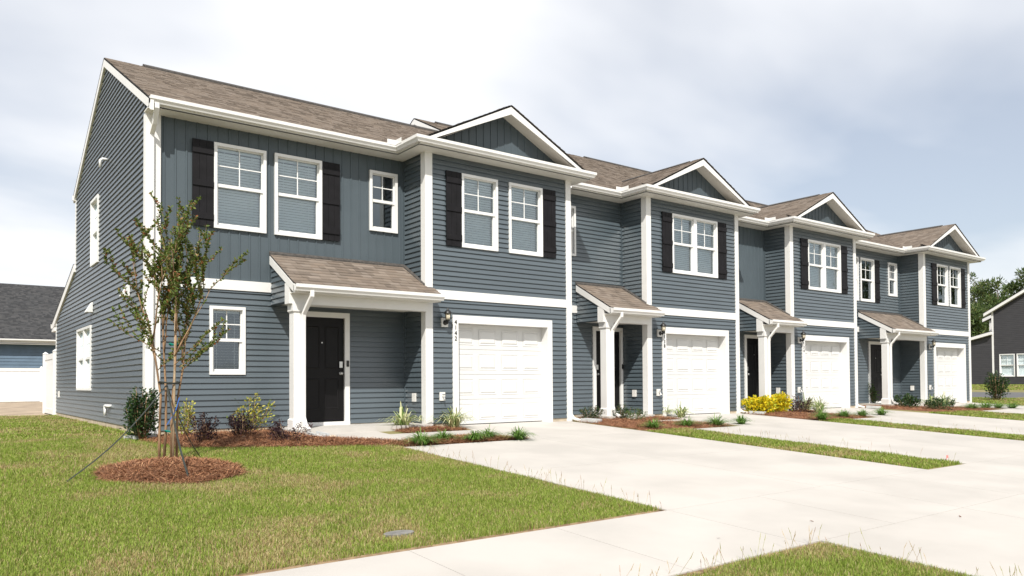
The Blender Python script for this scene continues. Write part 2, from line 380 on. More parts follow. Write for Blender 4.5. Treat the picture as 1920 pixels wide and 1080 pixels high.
def window(w, a0, a1, z0, z1, unit, blind=1, double=False, depth=.10):
    """vinyl single-hung window; blind 0 none, 1 closed slats, 2 open slats"""
    fw = .055; root = None
    mb = MB()
    for q in ((a0, a0+fw, z0, z1), (a1-fw, a1, z0, z1), (a0+fw, a1-fw, z1-fw, z1), (a0+fw, a1-fw, z0, z0+fw)): w.box(mb, q[0], q[1], -depth, .052, q[2], q[3])
    root = obj('window', mb, 'vinyl', unit)
    subs = [(a0+fw, a1-fw)]
    if double:
        m = (a0+a1)/2; mb = MB(); w.box(mb, m-.06, m+.06, -depth, .045, z0+fw, z1-fw); obj('mullion', mb, 'vinyl', root); subs = [(a0+fw, m-.06), (m+.06, a1-fw)]
    zm = (z0+z1)/2+.01; i0, i1 = z0+fw, z1-fw
    for s0, s1 in subs:
        mb = MB(); w.box(mb, s0, s1, -depth+.004, .012, zm-.028, zm+.028); obj('meeting_rail', mb, 'vinyl', root)
        mb = MB()                          # lower sash, set deeper at the top, proud at the bottom rail
        for q in ((s0, s0+.035, i0, zm-.028), (s1-.035, s1, i0, zm-.028), (s0+.035, s1-.035, i0, i0+.045)): w.box(mb, q[0], q[1], -.075, -.012, q[2], q[3])
        obj('lower_sash', mb, 'vinyl', root)
        mb = MB(); c = (s0+s1)/2; zc = (zm+i1)/2+.012
        for q in ((s0, s0+.02, zm+.028, i1), (s1-.02, s1, zm+.028, i1), (s0+.02, s1-.02, i1-.02, i1)): w.box(mb, q[0], q[1], -.05, .0, q[2], q[3])
        obj('upper_sash', mb, 'vinyl', root)
        mb = MB(); w.box(mb, c-.009, c+.009, -.043, -.024, zm+.028, i1-.02); obj('muntin', mb, 'vinyl', root)
        for b0, b1 in ((s0+.02, c-.009), (c+.009, s1-.02)):
            mb = MB(); w.box(mb, b0, b1, -.042, -.025, zc-.009, zc+.009); obj('muntin', mb, 'vinyl', root)
        for (p0, p1, q0, q1, d) in ((s0+.02, s1-.02, zm+.028, i1-.02, -.034), (s0+.035, s1-.035, i0+.045, zm-.028, -.05)):
            mb = MB(); mb.poly([w.p(p0, d, q0), w.p(p1, d, q0), w.p(p1, d, q1), w.p(p0, d, q1)]); obj('pane', mb, 'glass', root)
        if blind:
            mb = MB(); z = i0+.02; st = .05; k = 0
            tilt = (.008, .0232) if blind == 1 else (.024, .001)
            while z < i1-.06:
                pr = [(-.115+tilt[0], z-tilt[1]), (-.115, z+.003), (-.115-tilt[0], z+tilt[1]), (-.115-tilt[0], z+tilt[1]-.002), (-.115, z), (-.115+tilt[0], z-tilt[1]-.002)]
                i = len(mb.v)
                for a in (s0+.012, s1-.012): mb.v += [w.p(a, d, zz_) for d, zz_ in pr]
                mb.f += [(i+j, i+(j+1) % 6, i+6+(j+1) % 6, i+6+j) for j in range(6)]
                z += st
            w.box(mb, s0+.01, s1-.01, -.145, -.09, i1-.055, i1-.01)
            for fr in (.2, .8):
                ac = s0+(s1-s0)*fr; w.box(mb, ac-.003, ac+.003, -.095, -.092, i0+.01, i1-.05)
            obj('blind', mb, 'slat', root, kind='stuff')
    mb = MB()                              # the room behind
    b0, b1, c0, c1, d = a0-.05, a1+.05, z0-.05, z1+.05, -1.2
    for q in ([(b0, d, c0), (b1, d, c0), (b1, d, c1), (b0, d, c1)], [(b0, -.105, c0), (b0, d, c0), (b0, d, c1), (b0, -.105, c1)], [(b1, -.105, c0), (b1, d, c0), (b1, d, c1), (b1, -.105, c1)], [(b0, -.105, c0), (b1, -.105, c0), (b1, d, c0), (b0, d, c0)], [(b0, -.105, c1), (b1, -.105, c1), (b1, d, c1), (b0, d, c1)]):
        mb.poly([w.p(*x) for x in q])
    obj('room', mb, 'drywall' if blind == 0 else 'room', root)
    return root
def shutter(w, a0, a1, z0, z1, unit):
    root = None; pw = (a1-a0)/3
    for k in range(3):
        mb = MB(); w.box(mb, a0+pw*k+.002, a0+pw*(k+1)-.002, .03, .05, z0, z1)
        o = obj('shutter' if root is None else 'plank', mb, 'shutter', root or unit)
        root = root or o
    for f in (.12, .5, .88):
        zc = z0+(z1-z0)*f; mb = MB(); w.box(mb, a0+.004, a1-.004, .05, .07, zc-.055, zc+.055); obj('rail', mb, 'shutter', root)
    return root
GUT = [(0, 0), (.075, 0), (.088, .03), (.115, .062), (.118, .118), (.104, .122), (.1, .108), (.008, .108), (.0, .125)]
def gutter(path_pts, normals, z, parent, name='gutter'):
    """K-style gutter along plan points; normals = outward vector at each point (mitred)"""
    mb = MB(); mb.sweep(GUT, [((p[0], p[1], z), (n[0], n[1], 0), (0, 0, 1)) for p, n in zip(path_pts, normals)])
    return obj(name, mb, 'gutter', parent)
def downspout(pts, parent, wx=.075, wy=.055):
    mb = MB(); pts = [Vector(p) for p in pts]; path = []
    for k, p in enumerate(pts):
        d = (pts[min(k+1, len(pts)-1)]-pts[max(k-1, 0)]).normalized()
        a = Vector((1, 0, 0)); a = (a-d*a.dot(d)).normalized(); b = d.cross(a); path.append((p, a, b))
    r = .008; x, y = wx/2, wy/2
    mb.sweep([(-x+r, -y), (-r*2, -y), (0, -y+.004), (r*2, -y), (x-r, -y), (x, -y+r), (x, y-r), (x-r, y), (-x+r, y), (-x, y-r), (-x, -y+r)], path)
    return obj('downspout', mb, 'gutter', parent)
SHT = [(.172, .138, .11), (.158, .126, .101), (.188, .152, .123), (.142, .113, .091), (.168, .132, .104), (.195, .16, .132)]
def shingles(name, o, ua, sl, width, length, parent, clipf=None, mt='shingle'):
    """shingle tabs on a roof plane: o = eave corner, ua = unit along eave, sl = unit up the slope"""
    o = np.array(o, float); ua = np.array(ua, float); sl = np.array(sl, float); nn = np.cross(ua, sl); nn /= np.linalg.norm(nn)
    if nn[2] < 0: nn = -nn
    V, Fq, T = [], [], []; e = .142; rows = int(math.ceil(length/e))
    for r in range(rows):
        s0 = r*e; s1 = min(s0+e+.02, length); x = -random.random()*.2
        while x < width:
            wd = random.uniform(.08, .24); x0, x1 = max(x, 0), min(x+wd, width); x += wd
            if x1-x0 < .01: continue
            if clipf:
                c = clipf(s0+e/2); x0, x1 = max(x0, c[0]), min(x1, c[1])
                if x1-x0 < .01: continue
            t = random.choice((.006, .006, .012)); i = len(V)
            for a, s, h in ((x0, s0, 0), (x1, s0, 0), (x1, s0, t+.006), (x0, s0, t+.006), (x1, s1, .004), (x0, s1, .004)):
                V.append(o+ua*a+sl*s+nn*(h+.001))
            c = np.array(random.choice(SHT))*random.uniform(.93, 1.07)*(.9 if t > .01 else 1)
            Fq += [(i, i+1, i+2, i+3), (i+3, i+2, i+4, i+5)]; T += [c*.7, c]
    if not V: return None
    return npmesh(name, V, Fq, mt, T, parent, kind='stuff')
def roof_quad(mb, p, th=.03):
    p = [Vector(q) for q in p]; n = (p[1]-p[0]).cross(p[3]-p[0]).normalized()
    if n.z < 0: n = -n
    mb.hexa([q-n*th for q in p]+p)

ZS, ZG, ZE = 5.50, 5.545, 5.66               # soffit, gutter bottom, roof surface at the eave edge
EAVE = 13.70                                 # main eave edge (gutter hangs in front)
OV = .35
SLP = .5
BZ0 = 2.58; BZ1 = 2.76                       # white band
def lamp(unit, x, z):
    t = obj('wall_lamp', MB().box(x-.075, x+.075, YB-.062, YB-.022, z-.105, z+.075), 'box', unit)
    mb = MB(); mb.lathe((x, YB-.055, z-.02), [(.05, 0), (.05, .02), (.025, .03), (.018, .1)], 12, 'y'); obj('mount', mb, 'black', t, True)
    mb = MB(); cx, cy = x+.0, YB-.17
    mb.tube([(x, YB-.1, z-.02), (x, YB-.15, z-.05), (cx, cy, z-.03), (cx, cy, z+.01)], .012, 8)
    mb.lathe((cx, cy, z), [(.03, 0), (.048, .02), (.05, .03)], 10)
    for k in range(6):
        a = k*math.pi/3; mb.tube([(cx+.047*math.cos(a), cy+.047*math.sin(a), z+.03), (cx+.062*math.cos(a), cy+.062*math.sin(a), z+.16)], .005, 4)
    obj('cage', mb, 'black', t)
    mb = MB(); mb.lathe((cx, cy, z), [(.085, .155), (.088, .165), (.05, .21), (.02, .235), (.02, .25), (.008, .275), (.0, .28)], 12); obj('cap', mb, 'black', t, True)
    mb = MB(); mb.lathe((cx, cy, z), [(.036, .032), (.05, .09), (.054, .153)], 12); obj('glass_shade', mb, 'lampglass', t, True)
def text_mesh(s, size):
    c = bpy.data.curves.new('digits', 'FONT'); c.body = s; c.size = size; c.extrude = .004; c.align_x = 'CENTER'
    o = bpy.data.objects.new('digits', c); COL.objects.link(o)
    bpy.context.view_layer.update()
    me = bpy.data.meshes.new_from_object(o.evaluated_get(bpy.context.evaluated_depsgraph_get())); bpy.data.objects.remove(o)
    me.materials.clear(); me.materials.append(MATS['black']); return me
DIG = {}
def number(unit, txt, x, z0, dz=.112):
    for k, ch in enumerate(txt):
        if ch not in DIG: DIG[ch] = text_mesh(ch, .125)
        o = link('house_number', DIG[ch], unit); o.location = Vector((x, YB-.056, z0-k*dz))-wloc(unit); o.rotation_euler = (math.pi/2, 0, 0)
def garage_door(unit, x0, x1, z1):
    y = YB+.2
    w_ = Wall((0, y), (1, 0), (0, -1))
    mb = MB(); w_.box(mb, x0, x1, -.03, 0, 0.02, z1+.03); root = obj('garage_door', mb, 'garage', unit)
    sh = (z1-.02)/4
    for r in range(4):
        zb = .02+r*sh
        mb = MB(); w_.box(mb, x0+.002, x1-.002, 0, .012, zb+.004, zb+sh-.004); obj('section', mb, 'garage', root)
        pw = (x1-x0)/4
        for c in range(4):
            a0, a1, q0, q1 = x0+pw*c+.07, x0+pw*(c+1)-.07, zb+.1, zb+sh-.1
            mb = MB(); i = 0                # raised panel: sloped border and flat field
            P = [(a0, q0, .0125), (a1, q0, .0125), (a1, q1, .0125), (a0, q1, .0125), (a0+.02, q0+.02, .005), (a1-.02, q0+.02, .005), (a1-.02, q1-.02, .005), (a0+.02, q1-.02, .005), (a0+.05, q0+.05, .019), (a1-.05, q0+.05, .019), (a1-.05, q1-.05, .019), (a0+.05, q1-.05, .019)]
            P = [(p[0], p[1], p[2]+.008) for p in P]
            mb.v = [w_.p(a, d, z) for a, z, d in P]
            for k in (0, 4): mb.f += [(k+j, k+(j+1) % 4, k+4+(j+1) % 4, k+4+j) for j in range(4)]
            mb.f.append((8, 9, 10, 11)); obj('panel', mb, 'garage', root)
    mb = MB(); w_.box(mb, x0, x1, .0, .02, .0, .03); obj('bottom_seal', mb, 'black', root)
def front_door(unit, x0, x1, z0, z1, knob=1):
    w_ = Wall((0, Y1), (1, 0), (0, -1))
    mb = MB()
    for q in ((x0-.1, x0, z0-.02, z1+.1), (x1, x1+.1, z0-.02, z1+.1), (x0, x1, z1, z1+.1)): w_.box(mb, q[0], q[1], -.02, .055, q[2], q[3])
    fr = obj('door_frame', mb, 'trim', unit)
    mb = MB(); w_.box(mb, x0-.1, x1+.1, -.02, .07, z0-.12, z0-.021); obj('threshold', mb, 'trim', fr)
    mb = MB(); w_.box(mb, x0, x1, -.04, -.005, z0, z1); root = obj('front_door', mb, 'door', unit)
    dw = x1-x0; m = (x0+x1)/2
    for (a0, a1, q0, q1) in ((x0+.11, m-.05, z0+.22, z0+.82), (m+.05, x1-.11, z0+.22, z0+.82), (x0+.11, m-.05, z0+1.0, z1-.17), (m+.05, x1-.11, z0+1.0, z1-.17)):
        mb = MB()
        P = [(a0, q0, -.004), (a1, q0, -.004), (a1, q1, -.004), (a0, q1, -.004), (a0+.02, q0+.02, .006), (a1-.02, q0+.02, .006), (a1-.02, q1-.02, .006), (a0+.02, q1-.02, .006), (a0+.035, q0+.035, -.001), (a1-.035, q0+.035, -.001), (a1-.035, q1-.035, -.001), (a0+.035, q1-.035, -.001)]
        mb.v = [w_.p(a, d, z) for a, z, d in P]
        for k in (0, 4): mb.f += [(k+j, k+(j+1) % 4, k+4+(j+1) % 4, k+4+j) for j in range(4)]
        mb.f.append((8, 9, 10, 11)); obj('panel', mb, 'door', root)
    kx = x1-.07 if knob > 0 else x0+.07
    mb = MB(); w_.box(mb, kx-.032, kx+.032, -.006, .02, z0+1.03, z0+1.15); obj('deadbolt', mb, 'metal', root)
    mb = MB(); mb.lathe((kx, Y1+.006, z0+.92), [(.032, 0), (.032, .012), (.014, .016), (.014, .04), (.028, .05), (.03, .066), (.018, .078), (0, .08)], 12, 'y'); obj('door_knob', mb, 'metal', root, True)
    mb = MB(); w_.box(mb, m-.012, m+.012, -.006, .004, z0+1.5, z0+1.524); obj('peephole', mb, 'metal', root)
    mb = MB(); w_.box(mb, x1+.03, x1+.075, .055, .08, z0+1.05, z0+1.17); obj('doorbell', mb, 'black', unit)
def wallbox(unit, w, a, z, name='outlet_cover', s=.06, m='box'):
    mb = MB(); w.box(mb, a-s, a+s, .022, .058, z-.085, z+.085); o = obj(name, mb, m, unit)
    if name == 'hose_bib':
        mb = MB(); p = w.p(a, .05, z); q = w.p(a, .11, z-.01); r_ = w.p(a, .13, z-.06); mb.tube([p, q, r_], .014, 8); mb.tube([w.p(a-.03, .1, z+.035), w.p(a+.03, .1, z+.035)], .012, 6); obj('tap', mb, 'metal', o)

def build_unit(k, label, upper, wins, bump_wins, first_single, num):
    xl, bl, br = UN[k]; end = k in (0, 3)
    U = empty('townhouse', (xl, Y1, 0), label, 'townhouse', 'row of attached townhouses')
    mw = Wall((0, Y1), (1, 0), (0, -1)); bw = Wall((0, YB), (1, 0), (0, -1))
    rw = Wall((bl, 0), (0, 1), (-1, 0)); rw2 = Wall((br, 0), (0, 1), (1, 0))
    zb = .10                                                            # siding bottom
    # --- porch numbers
    pl = {0: 5.08, 1: 12.68, 2: 18.9, 3: 25.85}[k]; pr = bl+.12
    dx0 = {0: 5.62, 1: 13.28, 2: 19.42, 3: 26.56}[k]; dx1 = dx0+.91 if k in (0, 3) else dx0+.86
    # --- openings
    mh = [(a0, a1, z0, z1) for a0, a1, z0, z1, b in wins]
    dh = (dx0-.1, dx1+.1, 0, 2.27)
    bh = [(a0, a1, 3.675, 5.2) for a0, a1, dbl, b in bump_wins]
    gx0, gx1 = {0: (8.49, 11.12), 1: (14.76, 17.42), 2: (20.96, 23.6), 3: (29.48, 32.1)}[k]
    gh = (gx0, gx1, -.1, 2.27)
    shut = []
    if k in (0, 3): shut_m = [(wins[0][0]-.37, wins[0][0]-.005), (wins[1][1]+.005, wins[1][1]+.37)]
    else: shut_m = []
    shut_b = [(bump_wins[0][0]-.38, bump_wins[0][0]-.005), (bump_wins[-1][1]+.005, bump_wins[-1][1]+.38)]
    # --- walls
    W1 = backing(mw, xl, bl, -.25, ZS+.05, mh+[(dx0, dx1, .1, 2.17)], 'front_wall', 'batten', U)
    W2 = backing(bw, bl, br, -.25, ZS+.05, bh+[(gx0+.12, gx1-.12, -.1, 2.12)], 'garage_wall', 'batten', U)
    W3 = backing(rw, YB, Y1, -.25, ZS+.05, [], 'return_wall', 'batten', U)
    W4 = backing(rw2, YB, Y1, -.25, ZS+.05, [], 'return_wall', 'batten', U)
    pt = .13                                                            # corner post width
    sp = []
    mlo = xl+(.2 if k == 0 else .0); ho = mh+[dh]+[(a, b, 3.675, 5.2) for a, b in shut_m]
    if upper == 'lap': sp.append((W1, mw, courses(mw, mlo, bl-.03, BZ1, ZS, ho)))
    else: battens(mw, mlo, bl-.03, BZ1, ZS, mh, W1)
    sp.append((W1, mw, courses(mw, mlo, bl-.03, zb, BZ0, ho)))
    ho = bh+[gh]+[(a, b, 3.675, 5.2) for a, b in shut_b]
    sp.append((W2, bw, courses(bw, bl+pt, br-pt+.02, BZ1, ZS, ho))); sp.append((W2, bw, courses(bw, bl+pt, br-pt+.02, zb-.02, BZ0, ho)))
    sp.append((W3, rw, courses(rw, YB+pt, Y1-.03, zb, ZS, [])))
    sp.append((W4, rw2, courses(rw2, YB+pt, Y1-.03, zb, ZS, [])))
    # --- side walls of the end units
    if k == 0:
        sw_ = Wall((xl, 0), (0, 1), (-1, 0)); yb, ye = 21.8, 25.4
        sh_ = [(18.58, 19.5, 3.55, 5.02), (19.45, 21.43, .77, 2.24)]
        def sl(z):
            if z > 5.5: return (13.6+(z-5.52)/SLP, 22.05-(z-5.52)/SLP)
            if z > 2.62: return (Y1, min(ye, max(yb, yb+(3.86-z)/.3)))
            return (Y1, ye)
        mb = MB()
        for y0, y1, z0, z1 in rect_cells(Y1, yb, -.25, 5.55, sh_): mb.poly([(xl, y0, z0), (xl, y1, z0), (xl, y1, z1), (xl, y0, z1)])
        mb.poly([(xl, 13.7, 5.55), (xl, 22.0, 5.55), (xl, 17.85, 7.62)])
        mb.poly([(xl, yb, -.25), (xl, ye, -.25), (xl, ye, 2.75), (xl, yb, 3.83)])
        W5 = obj('side_wall', mb, 'batten', U)
        sp.append((W5, sw_, courses(sw_, Y1+pt, 30, zb+.03, 7.55, sh_, slope=lambda z: (max(sl(z)[0], Y1+pt) if z < 5.5 else sl(z)[0], sl(z)[1]-.03))))
        window(sw_, *sh_[0], U, 0); window(sw_, *sh_[1], U, 0, True)
        obj('corner_post', MB().box(xl-.03, xl+.1, yb-.02, yb+.09, 3.8, 5.5), 'trim', U); obj('corner_post', MB().box(xl-.03, xl+.1, ye-.09, ye+.02, -.1, 2.75), 'trim', U)
        for (yy, zz_) in ((19.41, 2.63), (15.47, 2.62)):
            mb = MB(); y0, y1, z0, z1 = yy-.12, yy+.12, zz_-.11, zz_+.11
            mb.v = [(xl-.02, y0, z0), (xl-.02, y1, z0), (xl-.02, y1, z1), (xl-.02, y0, z1), (xl-.16, y0, z0), (xl-.16, y1, z0), (xl-.035, y1, z1), (xl-.035, y0, z1)]
            mb.f = [(0, 1, 5, 4), (4, 5, 6, 7), (0, 4, 7, 3), (1, 2, 6, 5), (3, 7, 6, 2), (0, 3, 2, 1)]; obj('vent_hood', mb, 'vinyl', U)
        mb = MB(); mb.tube([(xl, 17.69, 5.56), (xl-.1, 17.69, 5.56), (xl-.14, 17.69, 5.53), (xl-.14, 17.69, 5.38)], .03, 8); obj('vent_pipe', mb, 'vinyl', U, True)
        mb = MB(); mb.tube([(xl, 17.1, .47), (xl-.07, 17.1, .47), (xl-.07, 17.2, .47), (xl-.07, 17.45, .47), (xl-.07, 17.47, .45), (xl-.07, 17.47, .27)], .03, 8); obj('drain_pipe', mb, 'vinyl', U, True)
        wallbox(U, sw_, 24.62, .65)
    if k == 3:
        sw_ = Wall((br, 0), (0, 1), (1, 0)); yb = 21.8
        mb = MB(); mb.poly([(br, YB, -.25), (br, yb, -.25), (br, yb, 5.55), (br, YB, 5.55)]); mb.poly([(br, 13.7, 5.55), (br, 22, 5.55), (br, 17.85, 7.62)])
        W5 = obj('side_wall', mb, 'batten', U)
        sp.append((W5, sw_, courses(sw_, Y1, 30, zb, 7.5, [], slope=lambda z: (YB+pt, yb) if z < 5.5 else (13.6+(z-5.52)/SLP, 22.05-(z-5.52)/SLP))))
    # rear wall closes the volume
    yb = 21.8 if end else 27.0
    mb = MB(); mb.poly([(xl+.002, yb, -.3), (br-.002, yb, -.3), (br-.002, yb, 5.5), (xl+.002, yb, 5.5)])
    if k == 0:
        mb.poly([(xl, 25.4, -.3), (br, 25.4, -.3), (br, 25.4, 2.7), (xl, 25.4, 2.7)])
    obj('rear_wall', mb, 'batten', U)
    # boards: nearest 290 single, rest joined
    allb = []
    for W, w, lst in sp:
        for s in lst:
            p = w.p((s[0]+s[1])/2, 0, s[2]); d = math.hypot(p[0], p[1]); vis = 1 if not (w is rw2) else .01
            allb.append(((s[1]-s[0])*(s[4]-s[3])/d/d*vis, W, w, s))
    allb.sort(key=lambda t: -t[0]); keep = set(id(t) for t in allb[:290]) if first_single else set()
    pairs = []
    for W, w, lst in sp:
        if not any(x is W and y is w for x, y in pairs): pairs.append((W, w))
    for W, w in pairs:
        lay_boards(w, [t[3] for t in allb if t[1] is W and t[2] is w and id(t) in keep], W, True)
        lay_boards(w, [t[3] for t in allb if t[1] is W and t[2] is w and id(t) not in keep], W, False)
    # --- trim: corner posts, band, foundation
    mb = MB()
    mb.box(bl-.04, bl+pt, YB-.04, YB+.0, -.02, ZS); mb.box(bl-.04, bl-.0, YB+.0, YB+pt, -.02, ZS); obj('corner_post', mb, 'trim', U)
    mb = MB(); mb.box(br-pt+.02, br+.04, YB-.04, YB, -.0, ZS); mb.box(br, br+.04, YB, YB+pt, 0, ZS); obj('corner_post', mb, 'trim', U)
    if k == 0:
        mb = MB(); mb.box(xl-.04, xl+.2, Y1-.04, Y1, -.03, ZS); mb.box(xl-.04, xl, Y1, Y1+pt, -.03, ZS); obj('corner_post', mb, 'trim', U)
    mb = MB(); mb.box(bl-.0+pt, br-pt+.02, YB-.044, YB, BZ0, BZ1); obj('band_board', mb, 'trim', U)
    mb = MB(); mb.box(xl+(.2 if k == 0 else .03), pl+.02, Y1-.044, Y1, BZ0, BZ1); obj('band_board', mb, 'trim', U)
    mb = MB(); mb.box(bl-.03, bl+.0, Y1-.06, Y1-.0, zb, ZS); obj('inside_corner', mb, 'batten', U)
    fnd = [(xl+.005, bl, Y1-.012, Y1+.1, -.3, zb+.002), (bl+.01, gx0+.1, YB-.01, YB+.1, -.3, zb-.02), (gx1-.1, br-.01, YB-.01, YB+.1, -.3, zb-.02)]
    if k == 0: fnd.append((xl-.012, xl+.09, Y1+.1, 25.38, -.3, zb+.03))
    for q in fnd: obj('foundation', MB().box(*q), 'foundation', U)
    # --- windows, shutters
    for a0, a1, z0, z1, b in wins: window(mw, a0, a1, z0, z1, U, b)
    for a0, a1, dbl, b in bump_wins: window(bw, a0, a1, 3.675, 5.2, U, b, dbl)
    for a, b in shut_m: shutter(mw, a, b, 3.675, 5.2, U)
    for a, b in shut_b: shutter(bw, a, b, 3.675, 5.2, U)
    # --- garage: casing, jambs, door
    mb = MB()
    for q in ((gx0, gx0+.13, -.02, 2.27), (gx1-.13, gx1, -.02, 2.27), (gx0+.13, gx1-.13, 2.11, 2.27)): mb.box(q[0], q[1], YB-.05, YB+.0, q[2], q[3])
    mb.box(gx0+.09, gx0+.13, YB+.001, YB+.22, -.02, 2.13); mb.box(gx1-.13, gx1-.09, YB+.001, YB+.22, -.02, 2.13); mb.box(gx0+.13, gx1-.13, YB+.001, YB+.22, 2.111, 2.15)
    obj('garage_casing', mb, 'trim', U)
    garage_door(U, gx0+.13, gx1-.13, 2.11)
    lamp(U, bl+.4, 2.12)
    wallbox(U, bw, bl+.34, .62, 'hose_bib'); wallbox(U, rw, YB+.42, .60, 'outlet_cover')
    if num: number(U, num, gx0+.062, 2.085)
    front_door(U, dx0, dx1, .17, 2.17, 1 if k in (0, 3) else -1)
    # --- main roof
    ry, by = (17.85, 22.0) if end else (20.2, 26.7)
    rz = ZE+(ry-EAVE)*SLP; x0, x1 = xl, br
    if k == 0: x0 -= .06
    if k == 3: x1 += .06
    mb = MB(); roof_quad(mb, [(x0, EAVE-.03, ZE-.015), (x1, EAVE-.03, ZE-.015), (x1, ry, rz), (x0, ry, rz)]); roof_quad(mb, [(x0, by, ZE), (x1, by, ZE), (x1, ry, rz), (x0, ry, rz)])
    RF = obj('roof', mb, 'roofdark', U)
    L = math.hypot(ry-EAVE+.04, (ry-EAVE+.04)*SLP); c_, s_ = 1/math.sqrt(1+SLP*SLP), SLP/math.sqrt(1+SLP*SLP)
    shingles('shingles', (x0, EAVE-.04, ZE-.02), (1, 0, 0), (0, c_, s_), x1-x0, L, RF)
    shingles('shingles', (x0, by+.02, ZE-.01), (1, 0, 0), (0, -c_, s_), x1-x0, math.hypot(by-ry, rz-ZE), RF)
    mb = MB(); rx0, rx1 = (x0+.75, x1-.6)
    mb.poly([(rx0, ry-.16, rz-.03), (rx1, ry-.16, rz-.03), (rx1, ry, rz+.055), (rx0, ry, rz+.055)]); mb.poly([(rx0, ry+.16, rz-.03), (rx1, ry+.16, rz-.03), (rx1, ry, rz+.055), (rx0, ry, rz+.055)])
    mb.poly([(rx0, ry-.16, rz-.03), (rx0, ry, rz+.055), (rx0, ry+.16, rz-.03)]); mb.poly([(rx0, ry-.16, rz-.075), (rx1, ry-.16, rz-.075), (rx1, ry-.16, rz-.03), (rx0, ry-.16, rz-.03)])
    obj('ridge_vent', mb, 'ridge', RF)
    # rake boards at free gable ends
    for xe, sgn in ((x0, 1), (x1, -1)):
        if (k in (1, 2)) or (k == 0 and sgn == 1) or (k == 3 and sgn == -1):
            mb = MB(); q = xe+sgn*.055
            for (ya, za, yc, zc) in ((EAVE-.1, ZE-.05, ry, rz), (by, ZE, ry, rz)):
                mb.hexa([(xe, ya, za-.19), (q, ya, za-.19), (q, yc, zc-.19), (xe, yc, zc-.19), (xe+sgn*.0, ya, za-.012), (q, ya, za-.012), (q, yc, zc-.012), (xe, yc, zc-.012)])
            obj('rake_board', mb, 'trim', U)
            if k in (1, 2):
                mb = MB(); xx = xl+.03 if sgn == 1 else br-.03
                mb.poly([(xx, 14, 5.5), (xx, 26.5, 5.5), (xx, ry, rz-.1)]); obj('gable_wall', mb, 'siding', U)
    if k == 0:                                # one-storey extension at the back
        mb = MB(); roof_quad(mb, [(xl-.06, 26.1, 2.68), (br, 26.1, 2.68), (br, 21.9, 3.92), (xl-.06, 21.9, 3.92)]); o = obj('rear_roof', mb, 'roofdark', U)
        shingles('shingles', (xl-.06, 26.1, 2.685), (1, 0, 0), (0, -.959, .283), br-xl, 4.35, o)
        mb = MB(); mb.hexa([(xl-.06, 26.05, 2.48), (xl-.005, 26.05, 2.48), (xl-.005, 21.85, 3.72), (xl-.06, 21.85, 3.72), (xl-.06, 26.05, 2.66), (xl-.005, 26.05, 2.66), (xl-.005, 21.85, 3.90), (xl-.06, 21.85, 3.90)])
        mb.box(xl-.06, xl+.3, 25.41, 26.08, 2.45, 2.55); obj('rake_board', mb, 'trim', U)
        gutter([(xl-.07, 26.1), (br, 26.1)], [(0, 1), (0, 1)], 2.56, U)
        gutter([(xl-.07, 22.0), (br, 22.0)], [(0, 1), (0, 1)], ZG, U)
        mb = MB(); mb.box(xl-.06, br, 21.81, 22.0, ZS, ZS+.02); obj('soffit', mb, 'soffit', U)
    # --- cross gable over the garage bump
    c = (bl+br)/2; hw = (br-bl)/2+OV; fy = YB-OV; gzp = ZE+hw*SLP-.04; yi = EAVE+(gzp-ZE)/SLP
    ze = ZE-.04
    mb = MB()
    for sg in (-1, 1): roof_quad(mb, [(c+sg*hw, fy, ze), (c, fy, gzp), (c, yi+.1, gzp), (c+sg*hw, EAVE-.05, ze)] if sg < 0 else [(c, fy, gzp), (c+hw, fy, ze), (c+hw, EAVE-.05, ze), (c, yi+.1, gzp)], .03)
    CG = obj('garage_gable_roof', mb, 'roofdark', U)
    Lg = math.hypot(hw, hw*SLP)
    for sg in (-1, 1):
        # along eave = Y; clip the far end at the valley
        shingles('shingles', (c+sg*hw, fy-.02, ze), (0, 1, 0), (-sg*c_, 0, s_), yi-fy+.2, Lg, CG, clipf=lambda s: (0, (EAVE-.05-fy)+s*c_*1.0+.02))
    mb = MB(); mb.poly([(c-.12, fy+.45, gzp-.03), (c, fy+.45, gzp+.035), (c, yi, gzp+.035), (c-.12, yi, gzp-.03)]); mb.poly([(c+.12, fy+.45, gzp-.03), (c, fy+.45, gzp+.035), (c, yi, gzp+.035), (c+.12, yi, gzp-.03)]); mb.poly([(c-.12, fy+.45, gzp-.03), (c+.12, fy+.45, gzp-.03), (c, fy+.45, gzp+.035)])
    obj('ridge_vent', mb, 'ridge', CG)
    mb = MB()                                 # rake fascia with its soffit behind
    for sg in (-1, 1):
        A = (c+sg*(hw-.0), ze-.015); B = (c, gzp-.015); dn = .175
        mb.hexa([(A[0], fy, A[1]-.07), (B[0], fy, B[1]-dn), (B[0], fy+.03, B[1]-dn), (A[0], fy+.03, A[1]-.07), (A[0], fy, A[1]), (B[0], fy, B[1]), (B[0], fy+.03, B[1]), (A[0], fy+.03, A[1])])
    obj('rake_board', mb, 'trim', CG)
    mb = MB()
    for sg in (-1, 1):
        A = (c+sg*(hw-.03), ze-.13+.015); B = (c, gzp-.13)
        mb.poly([(A[0], fy+.031, A[1]), (B[0], fy+.031, B[1]), (B[0], YB+.02, B[1]), (A[0], YB+.02, A[1])])
    obj('rake_soffit', mb, 'soffit', CG)
    mb = MB(); mb.poly([(c-hw+.1, YB, 5.55), (c+hw-.1, YB, 5.55), (c, YB, gzp-.08)]); GWm = obj('gable_wall', mb, 'batten', U)
    battens(bw, bl-.1, br+.1, 5.7, 9, [], GWm, top=lambda a: gzp-.14-abs(a-c)*SLP)
    mb = MB(); roof_quad(mb, [(c-hw+.06, fy+.0, ZE-.005), (c+hw-.06, fy+.0, ZE-.005), (c+hw-.2, YB, ZE+.17), (c-hw+.2, YB, ZE+.17)], .02); o = obj('pent_roof', mb, 'ridge', CG)
